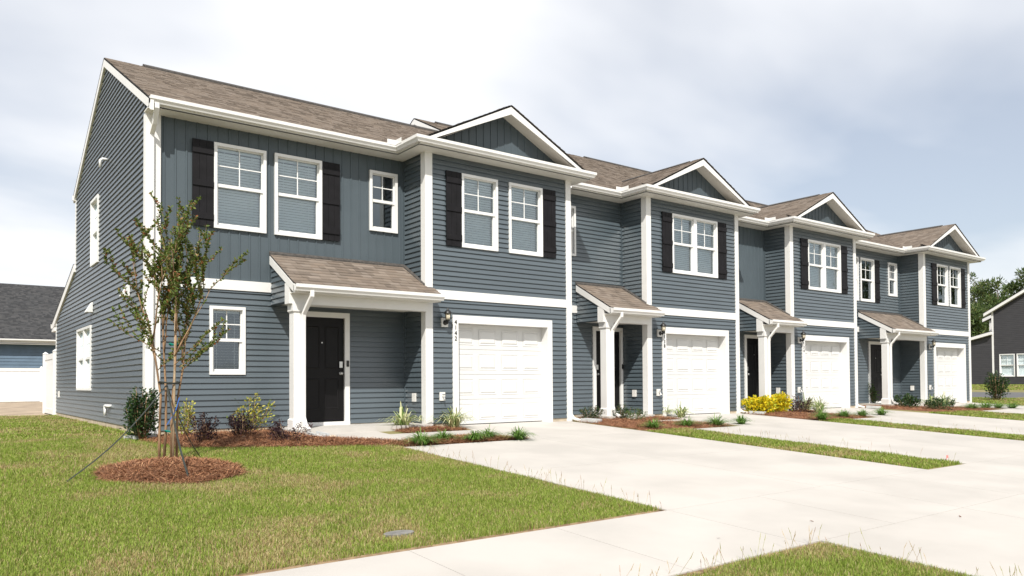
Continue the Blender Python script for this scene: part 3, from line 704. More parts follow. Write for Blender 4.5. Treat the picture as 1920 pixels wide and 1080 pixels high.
    shingles('shingles', (c-hw+.1, fy, ZE), (1, 0, 0), (0, c_, s_), 2*hw-.2, .38, o)
    # --- soffits and gutters
    mb = MB(); mb.box(xl-(.06 if k == 0 else 0), bl-OV-.0, EAVE, Y1, ZS, ZS+.02); mb.box(c-hw, bl-.0, fy, Y1, ZS-.001, ZS+.019); mb.box(bl, br, fy, YB, ZS-.001, ZS+.019); mb.box(br, c+hw, fy, Y1, ZS-.001, ZS+.019)
    if k == 3: mb.box(br+.0, br+.06, Y1, 22, ZS, ZS+.02)
    obj('soffit', mb, 'soffit', U)
    mb = MB()
    mb.box(x0, c-hw, EAVE-.0, EAVE+.02, ZS+.001, ZE-.04); mb.box(c-hw, c-hw+.02, fy, EAVE, ZS+.001, ZE-.045); mb.box(c-hw+.02, c+hw-.02, fy, fy+.02, ZS+.001, ZE-.03); mb.box(c+hw-.02, c+hw, fy, EAVE+.3, ZS+.001, ZE-.045); obj('fascia', mb, 'trim', U)
    L_, R_ = c-hw, c+hw
    start = x0 if k == 0 else UN[k-1][2]+OV
    gutter([(start, EAVE), (L_, EAVE), (L_, fy), (R_, fy), (R_, fy+.45)], [(0, -1), (-1, -1), (-1, -1), (1, -1), (1, 0)], ZG, U)
    mb = MB(); mb.box(L_-.3, L_-.115, EAVE-.122, EAVE-.116, ZG+.1, ZG+.2); mb.box(L_-.124, L_-.118, EAVE-.36, EAVE-.12, ZG+.1, ZG+.2); obj('splash_guard', mb, 'gutter', U)
    # --- downspouts
    if k == 0:
        gx = xl+.05; downspout([(gx, EAVE-.06, ZG+.02), (gx, EAVE-.06, ZG-.06), (gx, EAVE+.1, ZG-.28), (gx, Y1-.065, ZG-.42), (gx, Y1-.065, .2), (gx, Y1-.1, .08), (gx, Y1-.28, .0)], U)
    dxs = br+.075
    if k < 3: downspout([(dxs+.38, EAVE-.06, ZG+.03), (dxs+.38, EAVE-.06, ZG-.03), (dxs+.1, EAVE-.2, ZG-.16), (dxs, YB+.1, ZG-.26), (dxs, YB+.05, 5.0), (dxs, YB+.05, .16), (dxs+.02, YB-.02, .06), (dxs+.08, YB-.2, .015)], U)
    # --- porch: roof, beam, column
    fy2 = 12.84; zt = 3.30; zl = 2.62; ps = (zt-zl)/(Y1-fy2)
    mb = MB(); roof_quad(mb, [(pl-.04, fy2, zl), (pr+.0, fy2, zl), (pr, YB-.0, zl+ps*(YB-fy2)), (pl-.04, YB, zl+ps*(YB-fy2))]); roof_quad(mb, [(pl-.04, YB, zl+ps*(YB-fy2)), (bl-.03, YB, zl+ps*(YB-fy2)), (bl-.03, Y1-.02, zt), (pl-.04, Y1-.02, zt)])
    PR = obj('porch_roof', mb, 'roofdark', U)
    cc = 1/math.hypot(1, ps); Lp = math.hypot(Y1-.02-fy2, zt-zl)
    sYB = (YB-.03-fy2)/cc
    shingles('shingles', (pl-.045, fy2-.015, zl), (1, 0, 0), (0, cc, ps*cc), pr-pl+.045, Lp, PR, clipf=lambda s: (0, 9) if s < sYB-.05 else (0, bl-.03-pl+.045))
    mb = MB(); mb.hexa([(pl-.05, Y1-.07, zt-.03), (bl-.03, Y1-.07, zt-.03), (bl-.03, Y1-.02, zt-.02), (pl-.05, Y1-.02, zt-.02), (pl-.05, Y1-.07, zt+.01), (bl-.03, Y1-.07, zt+.01), (bl-.03, Y1-.02, zt+.055), (pl-.05, Y1-.02, zt+.055)])
    zq = zl+ps*(YB-fy2); mb.hexa([(bl-.07, YB-.02, zq-.01), (bl-.031, YB-.02, zq-.01), (bl-.031, Y1-.07, zt-.03), (bl-.07, Y1-.07, zt-.03), (bl-.07, YB-.02, zq+.02), (bl-.031, YB-.02, zq+.05), (bl-.031, Y1-.07, zt+.04), (bl-.07, Y1-.07, zt+.01)])
    obj('flashing', mb, 'ridge', PR)
    zbm = 2.30
    for (xa, xb_) in ((pl-.05, pl-.02), (pr-.03, pr)):           # rakes
        ye_ = Y1-.04 if xa < bl-.5 else YB-.03
        zz1 = zl+ps*(ye_-fy2); mb = MB(); mb.hexa([(xa, fy2-.0, zl-.15), (xb_, fy2-.0, zl-.15), (xb_, ye_, zz1-.17), (xa, ye_, zz1-.17), (xa, fy2-.0, zl-.015), (xb_, fy2, zl-.015), (xb_, ye_, zz1-.02), (xa, ye_, zz1-.02)]); obj('rake_board', mb, 'trim', PR)
    pw_ = Wall((pl, 0), (0, 1), (-1, 0))
    mb = MB(); mb.hexa([(pl, 13.1, zbm+.04), (pl+.1, 13.1, zbm+.04), (pl+.1, Y1, zbm+.04), (pl, Y1, zbm+.04), (pl, 13.1, zl+ps*(13.1-fy2)-.05), (pl+.1, 13.1, zl+ps*(13.1-fy2)-.05), (pl+.1, Y1, zt-.06), (pl, Y1, zt-.06)])
    SG = obj('porch_side', mb, 'batten', U)
    lay_boards(pw_, courses(pw_, 13.285, Y1-.04, zbm+.05, zt-.1, [], slope=lambda z: (max(13.285, fy2+(z-zl+.1)/ps), Y1-.04) if z > zl+.03 else (13.285, Y1-.04)), SG, k == 0)
    mb = MB(); mb.box(pl-.045, bl-.03, YB-.12, YB+.08, zbm, zl+.05); obj('porch_beam', mb, 'trim', U)
    mb = MB(); mb.box(pl-.02, pr-.001, fy2+.0, YB-.121, 2.475, 2.49); obj('soffit', mb, 'soffit', PR)
    mb = MB(); mb.box(pl+.1, bl-.03, YB+.081, Y1-.001, zbm+.06, zbm+.075); obj('porch_ceiling', mb, 'soffit', U)
    gutter([(pl-.05, fy2), (pr+.02, fy2)], [(0, -1), (0, -1)], zl-.125, PR)
    mb = MB(); mb.box(pl-.05, pr, fy2-.001, fy2+.02, 2.476, zl-.02); obj('fascia', mb, 'trim', PR)
    cx = pl+.14; cy = YB-.02
    mb = MB(); mb.box(cx-.1, cx+.1, cy-.1, cy+.1, .1, zbm+.0); CO = obj('porch_column', mb, 'trim', U)
    mb = MB(); mb.box(cx-.125, cx+.125, cy-.125, cy+.125, .085, .25); mb.hexa([(cx-.125, cy-.125, .25), (cx+.125, cy-.125, .25), (cx+.125, cy+.125, .25), (cx-.125, cy+.125, .25), (cx-.102, cy-.102, .275), (cx+.102, cy-.102, .275), (cx+.102, cy+.102, .275), (cx-.102, cy+.102, .275)]); obj('base', mb, 'trim', CO)
    mb = MB(); mb.box(cx-.125, cx+.125, cy-.125, cy+.125, zbm-.13, zbm-.001); mb.hexa([(cx-.102, cy-.102, zbm-.16), (cx+.102, cy-.102, zbm-.16), (cx+.102, cy+.102, zbm-.16), (cx-.102, cy+.102, zbm-.16), (cx-.125, cy-.125, zbm-.13), (cx+.125, cy-.125, zbm-.13), (cx+.125, cy+.125, zbm-.13), (cx-.125, cy+.125, zbm-.13)]); obj('capital', mb, 'trim', CO)
    gx = cx+.065
    downspout([(gx+.05, fy2-.06, zl-.1), (gx+.05, fy2-.06, zl-.2), (gx+.02, fy2+.08, zl-.37), (gx, cy-.155, zl-.5), (gx, cy-.135, 2.0), (gx, cy-.135, .3), (gx+.01, cy-.2, .16), (gx+.02, cy-.34, .08)], U)
    mb = MB(); mb.box(pl-.02, bl-.03, 12.95, Y1-.013, -.2, .085); obj('porch_slab', mb, 'porchslab', U)
    return U
W_ = lambda *a: a
build_unit(0, 'end townhouse numbered 4142 with vertical board siding upstairs and wide front porch', 'bb',
    [(4.03, 4.97, 3.67, 5.2, 1), (5.13, 6.06, 3.67, 5.2, 1), (7.08, 7.71, 3.975, 5.2, 0), (3.96, 4.59, 1.06, 2.28, 2)], [(8.72, 9.64, False, 1), (9.94, 10.87, False, 1)], True, '4142')
build_unit(1, 'middle townhouse numbered 4138 with lap siding upstairs and a narrow porch', 'lap',
    [(12.01, 12.64, 3.975, 5.2, 0)], [(15.17, 16.99, True, 1)], False, '4138')
build_unit(2, 'middle townhouse with vertical boards above its narrow porch, behind the yellow bushes', 'bb', [], [(21.33, 23.18, True, 1)], False, '4134')
build_unit(3, 'far end townhouse with lap siding and unblinded windows, next to the charcoal house', 'lap',
    [(24.92, 25.86, 3.67, 5.2, 0), (26.0, 26.93, 3.67, 5.2, 0), (27.95, 28.58, 3.975, 5.2, 0)], [(29.80, 30.71, False, 0), (30.86, 31.78, False, 0)], False, None)

# ------------------------------------------------------------------ neighbouring buildings
def charcoal_house():
    X = 60.; g = .45
    U = empty('house', (X, 20, g), 'charcoal grey two storey house with white trim beyond the cross road', 'house')
    w = Wall((X, 0), (0, 1), (-1, 0)); hs = [(21.42, 22.38, 1.1, 2.68), (20.35, 21.3, 1.1, 2.68), (15.2, 16.1, 1.1, 2.68), (16.5, 17.4, 4.2, 5.5)]
    mb = MB()
    for y0, y1, z0, z1 in rect_cells(10.5, 22.8, g-.3, 5.75, hs): mb.poly([(X, y0, z0), (X, y1, z0), (X, y1, z1), (X, y0, z1)])
    mb.poly([(X, 10.5, 5.75), (X, 22.8, 5.75), (X, 16.65, 9.3)]); mb.poly([(X, 22.8, g-.3), (X, 25.4, g-.3), (X, 25.4, 3.45), (X, 22.8, 4.1)])
    mb.poly([(X, 22.8, 3.4), (X+9, 22.8, 3.4), (X+9, 22.8, 5.75), (X, 22.8, 5.75)]); mb.poly([(X, 25.4, g-.3), (X+9, 25.4, g-.3), (X+9, 25.4, 3.4), (X, 25.4, 3.4)])
    mb.poly([(X, 10.5, g-.3), (X+9, 10.5, g-.3), (X+9, 10.5, 5.75), (X, 10.5, 5.75)])
    W = obj('wall', mb, 'charcoal', U)
    mb = MB()
    k = 0
    while True:
        z = g+.05+k*.127; k += 1
        if z > 9.1: break
        lo, hi = (10.5, 25.35) if z < 3.4 else ((10.5, 22.75) if z < 5.75 else (10.5+(z-5.75)/.577, 22.8-(z-5.75)/.577))
        cuts = sorted((h[0], h[1]) for h in hs if h[2] < z+.06 < h[3]); cur = lo
        for c0, c1 in cuts+[(hi, hi)]:
            if c0-cur > .02: mb.hexa([(X-.022, cur, z), (X-.022, c0, z), (X, c0, z), (X, cur, z), (X-.004, cur, z+.127), (X-.004, c0, z+.127), (X, c0, z+.127), (X, cur, z+.127)])
            cur = max(cur, c1)
    obj('siding', mb, 'charcoal', W, kind='stuff')
    for h in hs: window(w, *h, U, 1)
    for y in (22.72, 25.3): obj('corner_post', MB().box(X-.035, X+.1, y, y+.12, g, 5.7 if y < 23 else 3.5), 'trim', U)
    def rake(ya, za, yc, zc, t=.2):
        mb = MB(); mb.hexa([(X-.3, ya, za-t), (X+.0, ya, za-t), (X+.0, yc, zc-t), (X-.3, yc, zc-t), (X-.3, ya, za), (X, ya, za), (X, yc, zc), (X-.3, yc, zc)]); obj('rake_board', mb, 'trim', U)
    rake(23.25, 5.58, 16.65, 9.4); rake(10.05, 5.58, 16.65, 9.4); rake(25.8, 3.5, 22.78, 4.28)
    mb = MB(); roof_quad(mb, [(X-.3, 23.3, 5.6), (X+9.3, 23.3, 5.6), (X+9.3, 16.65, 9.46), (X-.3, 16.65, 9.46)]); roof_quad(mb, [(X-.3, 10, 5.6), (X+9.3, 10, 5.6), (X+9.3, 16.65, 9.46), (X-.3, 16.65, 9.46)]); obj('roof', mb, 'roofdark', U)
    mb = MB(); roof_quad(mb, [(X-.3, 25.85, 3.52), (X+9, 25.85, 3.52), (X+9, 22.8, 4.32), (X-.3, 22.8, 4.32)]); obj('rear_roof', mb, 'roofdark', U)
    # taller wing set back behind the gable
    mb = MB(); mb.box(X+3, X+9, 22.85, 24.1, 3.0, 5.2); V = obj('rear_wing', mb, 'charcoal', U)
    obj('corner_post', MB().box(X+2.96, X+3.1, 24.0, 24.13, 3.4, 5.3), 'trim', V)
    mb = MB(); mb.hexa([(X+2.7, 24.5, 5.2), (X+3, 24.5, 5.2), (X+3, 22.85, 5.95), (X+2.7, 22.85, 5.95), (X+2.7, 24.5, 5.42), (X+3, 24.5, 5.42), (X+3, 22.85, 6.17), (X+2.7, 22.85, 6.17)]); obj('rake_board', mb, 'trim', V)
    mb = MB(); roof_quad(mb, [(X+2.7, 24.6, 5.43), (X+9, 24.6, 5.43), (X+9, 22.85, 6.22), (X+2.7, 22.85, 6.22)]); obj('wing_roof', mb, 'roofdark', V)
charcoal_house()
def grey_roof_house():
    y0, y1 = 51.5, 62.; xa, xb = -22., 8.
    U = empty('house', (-2, y0, 0), 'low blue house with dark grey shingle roof behind the white fence', 'house')
    w = Wall((0, y0), (1, 0), (0, -1))
    mb = MB(); mb.box(xa, xb, y0, y1, -.3, 3.45); W = obj('wall', mb, 'blueside', U)
    mb = MB(); k = 0
    while k*.18 < 3.2:
        z = .1+k*.18; k += 1; mb.hexa([(xa, y0-.03, z), (xb, y0-.03, z), (xb, y0, z), (xa, y0, z), (xa, y0-.006, z+.18), (xb, y0-.006, z+.18), (xb, y0, z+.18), (xa, y0, z+.18)])
    obj('siding', mb, 'blueside', W, kind='stuff')
    ez, rz, ry = 3.55, 7.25, 57.
    mb = MB(); roof_quad(mb, [(xa-.3, y0-.5, ez), (xb+.3, y0-.5, ez), (xb+.3, ry, rz), (xa-.3, ry, rz)]); roof_quad(mb, [(xa-.3, y1+.5, ez), (xb+.3, y1+.5, ez), (xb+.3, ry, rz), (xa-.3, ry, rz)]); R = obj('roof', mb, 'roofdark', U)
    gl = math.hypot(ry-y0+.5, rz-ez); c_, s_ = (ry-y0+.5)/gl, (rz-ez)/gl
    global SHT
    keep = SHT; SHT = [(.036, .037, .04), (.028, .029, .032), (.046, .047, .05), (.055, .055, .057)]
    shingles('shingles', (xa-.3, y0-.52, ez), (1, 0, 0), (0, c_, s_), xb-xa+.6, gl, R); SHT = keep
    mb = MB(); mb.box(xa, xb, y0-.5, y0-.03, ez-.32, ez-.27); obj('soffit', mb, 'soffit', U)
    gutter([(xa-.3, y0-.5), (xb+.3, y0-.5)], [(0, -1.3), (0, -1.3)], ez-.17, U); obj('fascia', MB().box(xa-.3, xb+.3, y0-.5, y0-.46, ez-.3, ez-.03), 'trim', U)
    mb = MB(); mb.lathe((2.2, 54.2, 5.5), [(.09, -.3), (.09, .55), (.11, .56), (.11, .62)], 10); obj('roof_vent', mb, 'vinyl', R)
    # a covered porch bay with a white post, and a pale wall under it
    obj('porch_post', MB().box(.85, 1.15, y0-.3, y0-.05, 0, 3.3), 'trim', U)
    obj('porch_wall', MB().box(-8, .85, y0-.12, y0-.04, 0, 2.1), 'paleside', U)
    obj('porch_beam', MB().box(-8, .85, y0-.3, y0-.06, 2.1, 2.45), 'trim', U)
grey_roof_house()
def fence(pts, label, h=1.83):
    U = empty('vinyl_fence', (*pts[0], 0), label, 'fence', None)
    (xa, ya), (xb, yb) = pts; L = math.hypot(xb-xa, yb-ya); u = ((xb-xa)/L, (yb-ya)/L); w = Wall((xa, ya), u, (u[1], -u[0])); n = max(1, round(L/2.4)); s = L/n
    for i in range(n+1):
        a = i*s; mb = MB(); w.box(mb, a-.065, a+.065, -.065, .065, -.1, h+.04); P = obj('post', mb, 'vinyl', U)
        mb = MB(); q = [w.p(a-.08, .08, h+.04), w.p(a+.08, .08, h+.04), w.p(a+.08, -.08, h+.04), w.p(a-.08, -.08, h+.04), w.p(a, 0, h+.11)]; mb.v = q; mb.f = [(0, 1, 4), (1, 2, 4), (2, 3, 4), (3, 0, 4), (0, 3, 2, 1)]; obj('cap', mb, 'vinyl', P)
        if i < n:
            for z0, z1 in ((h-.16, h), (.05, .2)): mb = MB(); w.box(mb, a+.066, a+s-.066, -.03, .03, z0, z1); obj('rail', mb, 'vinyl', U)
            m = 14; pw = (s-.134)/m
            for j in range(m): mb = MB(); w.box(mb, a+.067+j*pw+.001, a+.067+(j+1)*pw-.001, -.012, .012-.003*(j % 2), .2, h-.16); obj('board', mb, 'vinyl', U)
fence([(-20, 47.6), (4.9, 48.4)], 'long white vinyl privacy fence in front of the grey roofed house')
fence([(2.93, 25.55), (2.93, 27.9)], 'short white vinyl fence panel attached to the rear corner of the townhouse')

# ------------------------------------------------------------------ vegetation
def leaf_cloud(pts, dirs, size, tints, fold=.25, aspect=.5, jit=.35):
    """one folded leaf (2 quads->4 tris as 2 faces) per point; returns V, F(4), T"""
    n = len(pts); pts = np.asarray(pts, float); d = np.asarray(dirs, float)+rng.normal(0, jit, (n, 3)); d /= np.linalg.norm(d, axis=1)[:, None]
    r = rng.normal(0, 1, (n, 3)); a = np.cross(d, r); a /= np.linalg.norm(a, axis=1)[:, None]; b = np.cross(d, a)
    L = (np.asarray(size)*rng.uniform(.7, 1.25, n))[:, None]; wd = L*aspect*.5
    tip = pts+d*L; mid = pts+d*L*.45-b*L*fold*.3; l = pts+d*L*.5+a*wd; r_ = pts+d*L*.5-a*wd
    V = np.stack([pts, l, tip, mid, r_], 1).reshape(-1, 3); i = np.arange(n)*5
    Fq = np.concatenate([np.stack([i, i+3, i+2, i+1], 1), np.stack([i, i+4, i+2, i+3], 1)])
    T = np.concatenate([tints, tints*.93]); return V, Fq, T
def tintmix(n, cols, p=None, var=.2):
    c = np.array(cols)[rng.choice(len(cols), n, p=p)]; return c*rng.uniform(1-var, 1+var, (n, 1))
def crepe_myrtle(base):
    bx, by, bz = base
    U = empty('young_tree', base, 'young multi stemmed tree with sparse green leaves staked in a straw ring', 'tree')
    trunk = MB(); P, D = [], []
    stems = [((-.12, .0), (-.10, .02), (-.42, .1), 1.6), ((-.05, .06), (-.03, .05), (-.12, .22), 1.75), ((.10, .03), (.12, .05), (.42, .1), 1.6), ((.03, .0), (.04, -.03), (.08, -.2), 1.7)]
    def twig(p, d, L, r, lvl):
        pts = [p.copy()]; q = p.copy(); dd = d.copy(); n = 5
        for k in range(n):
            dd = (dd+Vector((random.gauss(0, .10), random.gauss(0, .10), .05+random.gauss(0, .06)))).normalized(); q = q+dd*(L/n); pts.append(q.copy())
        trunk.tube(pts, [r*(1-.75*k/n) for k in range(n+1)], 6 if r > .006 else 4)
        if lvl < 3:
            for k in range(1, n+1):
                for _ in range((1 if random.random() < .78 else 0) if lvl == 1 else random.choice((0, 1, 1))):
                    a = random.uniform(0, 2*math.pi); side = Vector((math.cos(a), math.sin(a), 0))
                    nd = (dd*.85+side*random.uniform(.35, .7)+Vector((0, 0, .12))).normalized(); twig(pts[k], nd, L*random.uniform(.38, .6), r*.5, lvl+1)
        if lvl >= 2 or True:
            for k in range(2 if lvl == 1 else 1, n+1):
                m = {1: 4, 2: 8, 3: 9}[lvl]
                for _ in range(m):
                    t = random.random(); pp = pts[k-1].lerp(pts[k], t); a = random.uniform(0, 6.28); P.append(tuple(pp)); D.append((math.cos(a)*.8+dd.x*.5, math.sin(a)*.8+dd.y*.5, .25+dd.z*.4))
    for (ox, oy), (mx, my), (tx, ty), h in stems:
        b0 = Vector((bx+ox, by+oy, bz)); b1 = Vector((bx+mx, by+my, bz+h*.55)); b2 = Vector((bx+mx+tx*.22, by+my+ty*.25, bz+h))
        trunk.tube([b0, b0.lerp(b1, .5)+Vector((random.gauss(0, .012), random.gauss(0, .012), 0)), b1, b1.lerp(b2, .5)+Vector((random.gauss(0, .012), 0, 0)), b2], [.018, .016, .0145, .0125, .011], 8)
        for j in range(3):
            a = random.uniform(-.5, .5); d = Vector((tx*.5+random.gauss(0, .15), ty*.5+random.gauss(0, .2), 1)).normalized()
            twig(b2 if j else b1.lerp(b2, .6), d, random.uniform(.95, 1.4) if j else 1.0, .012, 1)
        # low side shoots
        d = Vector((random.choice((-1, 1))*.7, random.gauss(0, .5), .6)).normalized(); twig(b1.lerp(b2, .45), d, .6, .006, 2)
    # two long low branches reaching out over the lawn
    twig(Vector((bx-.1, by, bz+1.45)), Vector((-.9, -.15, .42)).normalized(), .75, .006, 2); twig(Vector((bx+.12, by, bz+1.25)), Vector((.85, -.1, .5)).normalized(), .6, .006, 2)
    obj('trunk', trunk, 'bark', U, True)
    n = len(P); T = tintmix(n, [(.08, .125, .022), (.12, .175, .03), (.17, .2, .045), (.22, .15, .045), (.28, .10, .04)], [.34, .32, .18, .1, .06])
    V, Fq, T = leaf_cloud(P, D, .043, T, aspect=.6, jit=.4); npmesh('foliage', V, Fq, 'leaf', T, U, kind='stuff')
    return U
TB = ground_at(317, 869)
crepe_myrtle(TB)
def strap(a, b, label, wd=.022):
    mb = MB(); a = Vector(a); b = Vector(b); s = (b-a).cross(Vector((0, 0, 1))).normalized()*wd/2; pts = []
    for k in range(9):
        t = k/8; p = a.lerp(b, t); p.z -= .10*math.sin(math.pi*t); pts.append(p)
    for k in range(8):
        p, q = pts[k], pts[k+1]; mb.hexa([p-s, q-s, q+s, p+s, p-s+Vector((0, 0, .004)), q-s+Vector((0, 0, .004)), q+s+Vector((0, 0, .004)), p+s+Vector((0, 0, .004))])
    tag(obj('guy_strap', mb, 'strap', org=tuple(a)), label, 'strap', 'tree guy straps')
tx, ty, tz = TB
for q, lb in (((125, 905), 'dark guy strap running from the young tree out onto the open lawn'), ((357, 908), 'dark guy strap running from the young tree down to the front of its straw ring'), ((378, 862), 'dark guy strap running from the young tree towards the planting bed')):
    g = ground_at(*q); strap((tx-.03, ty, tz+1.02), (g[0], g[1], g[2]+.01), lb)
mb = MB(); mb.tube([(tx+.03, ty-.07, tz-.1), (tx+.05, ty-.05, tz+1.0), (tx+.07, ty-.03, tz+2.15)], .014, 8); tag(obj('tree_stake', mb, 'stake', org=(tx+.03, ty-.07, tz), smooth=True), 'thin wooden stake tied among the stems of the young tree', 'stake')
for i, (z, lb) in enumerate(((1.05, 'dark green tie wrapped round all the tree stems where straps meet'), (1.55, 'small green tie high on the wooden tree stake'), (.42, 'small green tie low round the tree stems'))):
    mb = MB(); n = 14; r = .13 if i == 0 else .05; cx = tx+(.05 if i == 1 else 0)
    mb.tube([(cx+r*math.cos(6.28*k/n), ty+r*.6*math.sin(6.28*k/n), tz+z+.01*math.sin(k)) for k in range(n+1)], .011, 5); tag(obj('tree_tie', mb, 'strap' if i == 0 else 'tie', org=(cx, ty, tz+z)), lb, 'tie', 'ties on the young tree')
mb = MB(); p = [Vector((tx+.1, ty-.06, tz+.85)), Vector((tx+.05, ty-.08, tz+.68)), Vector((tx-.06, ty-.1, tz+.5))]
for a_, b_ in zip(p[:-1], p[1:]): mb.hexa([a_, b_, b_+Vector((.018, 0, .012)), a_+Vector((.018, 0, .012)), a_+Vector((0, .004, 0)), b_+Vector((0, .004, 0)), b_+Vector((.018, .004, .012)), a_+Vector((.018, .004, .012))])
tag(obj('ribbon', mb, 'ribbon', org=tuple(p[0])), 'bright blue ribbon tied to the young tree', 'ribbon')

def shrub(px, py, h, wd, cols, label, cat='shrub', n=700, leaf=.045, upright=.5, open_=.25, group=None, name='shrub', p=None, xy=None):
    x, y, z = ground_at(px, py) if xy is None else (*xy, float(gz(*xy)))
    U = empty(name, (x, y, z), label, cat, group); st = MB(); P, D = [], []; n = int(n*1.8); ns = max(7, int(n/80))
    for k in range(ns):
        a = random.uniform(0, 6.28); lean = random.random()**.6*(1-upright*.5); hh = 1.2*h*random.uniform(.6, 1.02)*(1-.35*lean*(1-open_)); r = wd*.62*lean
        b = Vector((x+.25*r*math.cos(a), y+.25*r*math.sin(a), z)); m = Vector((x+.7*r*math.cos(a), y+.7*r*math.sin(a), z+hh*.5)); e = Vector((x+r*math.cos(a)*1.0, y+r*math.sin(a), z+hh))
        st.tube([b, m, e], [.008*(h+.3), .006*(h+.3), .002], 5)
        for _ in range(int(n/ns)):
            t = random.uniform(.08, 1.0)**.75; q = (b.lerp(m, t*2) if t < .5 else m.lerp(e, t*2-1)); rr = wd*.13*(1.25-t)
            q = q+Vector((random.gauss(0, rr), random.gauss(0, rr), random.gauss(0, rr*.7)))
            if q.z < z+.02: q.z = z+.02+random.random()*.05
            P.append(tuple(q)); o = Vector((q.x-x, q.y-y, .0)); o = o.normalized() if o.length > .01 else Vector((0, 0, 1)); D.append((o.x*.7, o.y*.7, .55))
    obj('stem', st, 'bark', U, True)
    T = tintmix(len(P), cols, p); V, Fq, T = leaf_cloud(P, D, leaf, T, jit=.45); npmesh('foliage', V, Fq, 'leaf', T, U, kind='stuff'); return U
def clump(px, py, h, wd, cols, label, group, nb=70, bw=.016, name='grass_clump', cat='grass plant', xy=None):
    x, y, z = ground_at(px, py) if xy is None else (*xy, float(gz(*xy)))
    U = empty(name, (x, y, z), label, cat, group); V, Fq, T = [], [], []
    for k in range(nb):
        a = random.uniform(0, 6.28); s = random.random()**.45; hh = 1.05*h*random.uniform(.7, 1.1)*(1-.3*s); r = wd*(.1+.78*s)*random.uniform(.8, 1.2); b0 = np.array([x+random.gauss(0, wd*.07), y+random.gauss(0, wd*.07), z]); d = np.array([math.cos(a), math.sin(a), 0]); t_ = np.array([-d[1], d[0], 0])*bw*random.uniform(.6, 1.1)*.5
        i = len(V); c = np.array(random.choice(cols))*random.uniform(.8, 1.2)
        for f, wz in ((0, .8), (.4, 1.), (.75, .75), (1., .06)):
            zz_ = hh*(2.1*f-1.0*f*f*(.95+.85*s)); p_ = b0+d*(r*f**1.1)+np.array([0, 0, max(zz_, .01)]); V += [p_-t_*wz, p_+t_*wz]
        for q in range(3): Fq.append((i+2*q, i+2*q+1, i+2*q+3, i+2*q+2)); T.append(c)
    npmesh('leaves', V, Fq, 'leaf', T, U, kind='stuff'); return U
GREEN = [(.045, .09, .02), (.065, .125, .03), (.09, .16, .036)]; DARK = [(.02, .046, .016), (.032, .07, .022), (.055, .11, .028)]
PURP = [(.035, .016, .022), (.055, .022, .03), (.085, .04, .04), (.025, .014, .018)]; YEL = [(.42, .40, .05), (.34, .38, .07), (.15, .22, .04), (.52, .46, .12)]
GOLD = [(.78, .6, .012), (.85, .68, .02), (.66, .55, .02), (.34, .42, .03)]; FLAX = [(.36, .42, .18), (.5, .52, .28), (.17, .27, .07), (.6, .6, .36)]; LIR = [(.09, .19, .03), (.13, .25, .04), (.18, .3, .07)]
shrub(266, 826, .78, .56, DARK, 'tall dark green shrub at the white corner of the end townhouse', n=1500, leaf=.055, upright=.6)
shrub(345, 822, .62, .42, YEL, 'yellow green variegated shrub between the dark shrub and the tree stems', n=260, leaf=.05)
shrub(380, 832, .46, .46, PURP, 'purple leaved shrub directly right of the young tree', n=700, leaf=.035, group=None)
shrub(470, 812, .62, .8, YEL, 'tall yellow variegated shrub growing behind a purple one beside the porch', n=420, leaf=.055, open_=.8)
shrub(456, 824, .4, .5, PURP, 'purple leaved shrub at the foot of the tall yellow variegated shrub', n=700, leaf=.035)
shrub(540, 832, .36, .62, PURP, 'low spreading purple shrub at the base of the wide porch column', n=650, leaf=.035, upright=.1)
gF = 'striped flax plants by the garage doors'; gL = 'green lily turf clumps edging the beds'
for (px, py, h, lb) in ((754, 806, .46, 'striped flax plant at the porch side of the first garage bed'), (797, 800, .44, 'striped flax plant against the white corner post by garage 4142'), (852, 803, .5, 'striped flax plant touching the casing of garage door 4142'),
    (1243, 781, .36, 'striped flax plant by the corner post of townhouse 4138'), (1277, 783, .36, 'striped flax plant in front of garage door 4138'),
    (1512, 770, .5, 'striped flax plant behind the purple shrub at the third garage'), (1536, 776, .5, 'striped flax plant in front of the third garage door'),
    (1746, 764, .48, 'striped flax plant at the corner post of the far end townhouse'), (1772, 764, .55, 'striped flax plant in front of the far end garage door')):
    clump(px, py, h, h*1.25, FLAX, lb, gF, 90, .03, 'flax_plant', 'flax plant')
for (px, py, h, wd, lb) in ((790, 836, .27, .5, 'largest lily turf clump at the lawn corner of the first bed'), (831, 828, .22, .4, 'lily turf clump next to the largest one in the first bed'), (890, 829, .24, .36, 'left one of the touching lily turf pair in the first bed'), (914, 824, .24, .44, 'right one of the touching lily turf pair in the first bed'), (973, 826, .27, .42, 'lily turf clump at the driveway tip of the first bed'),
    (1225, 805, .25, .42, 'lily turf clump at the grass strip end of the second bed'), (1288, 801, .24, .44, 'lily turf clump in the middle of the second bed'), (1343, 799, .28, .55, 'widest lily turf clump in front of garage 4138'), (1390, 796, .24, .36, 'lily turf clump at the driveway tip of the second bed'),
    (1541, 789, .32, .5, 'bright round lily turf clump at the front of the third bed'), (1583, 784, .26, .45, 'lily turf clump in the middle of the third bed'), (1617, 782, .24, .42, 'third lily turf clump along the third bed'), (1653, 779, .25, .45, 'lily turf clump at the driveway tip of the third bed'),
    (1822, 768, .28, .6, 'first lily turf clump past the far end garage'), (1848, 766, .28, .7, 'dark lily turf clump past the far end garage'), (1872, 766, .25, .55, 'light lily turf clump beside the lone far shrub'), (1898, 766, .25, .55, 'outermost lily turf clump past the far end garage')):
    clump(px, py, h, wd, LIR, lb, gL, 200, .014, 'lily_turf', 'grass plant')
BOX = [(.02, .045, .016), (.035, .07, .02), (.055, .1, .028)]
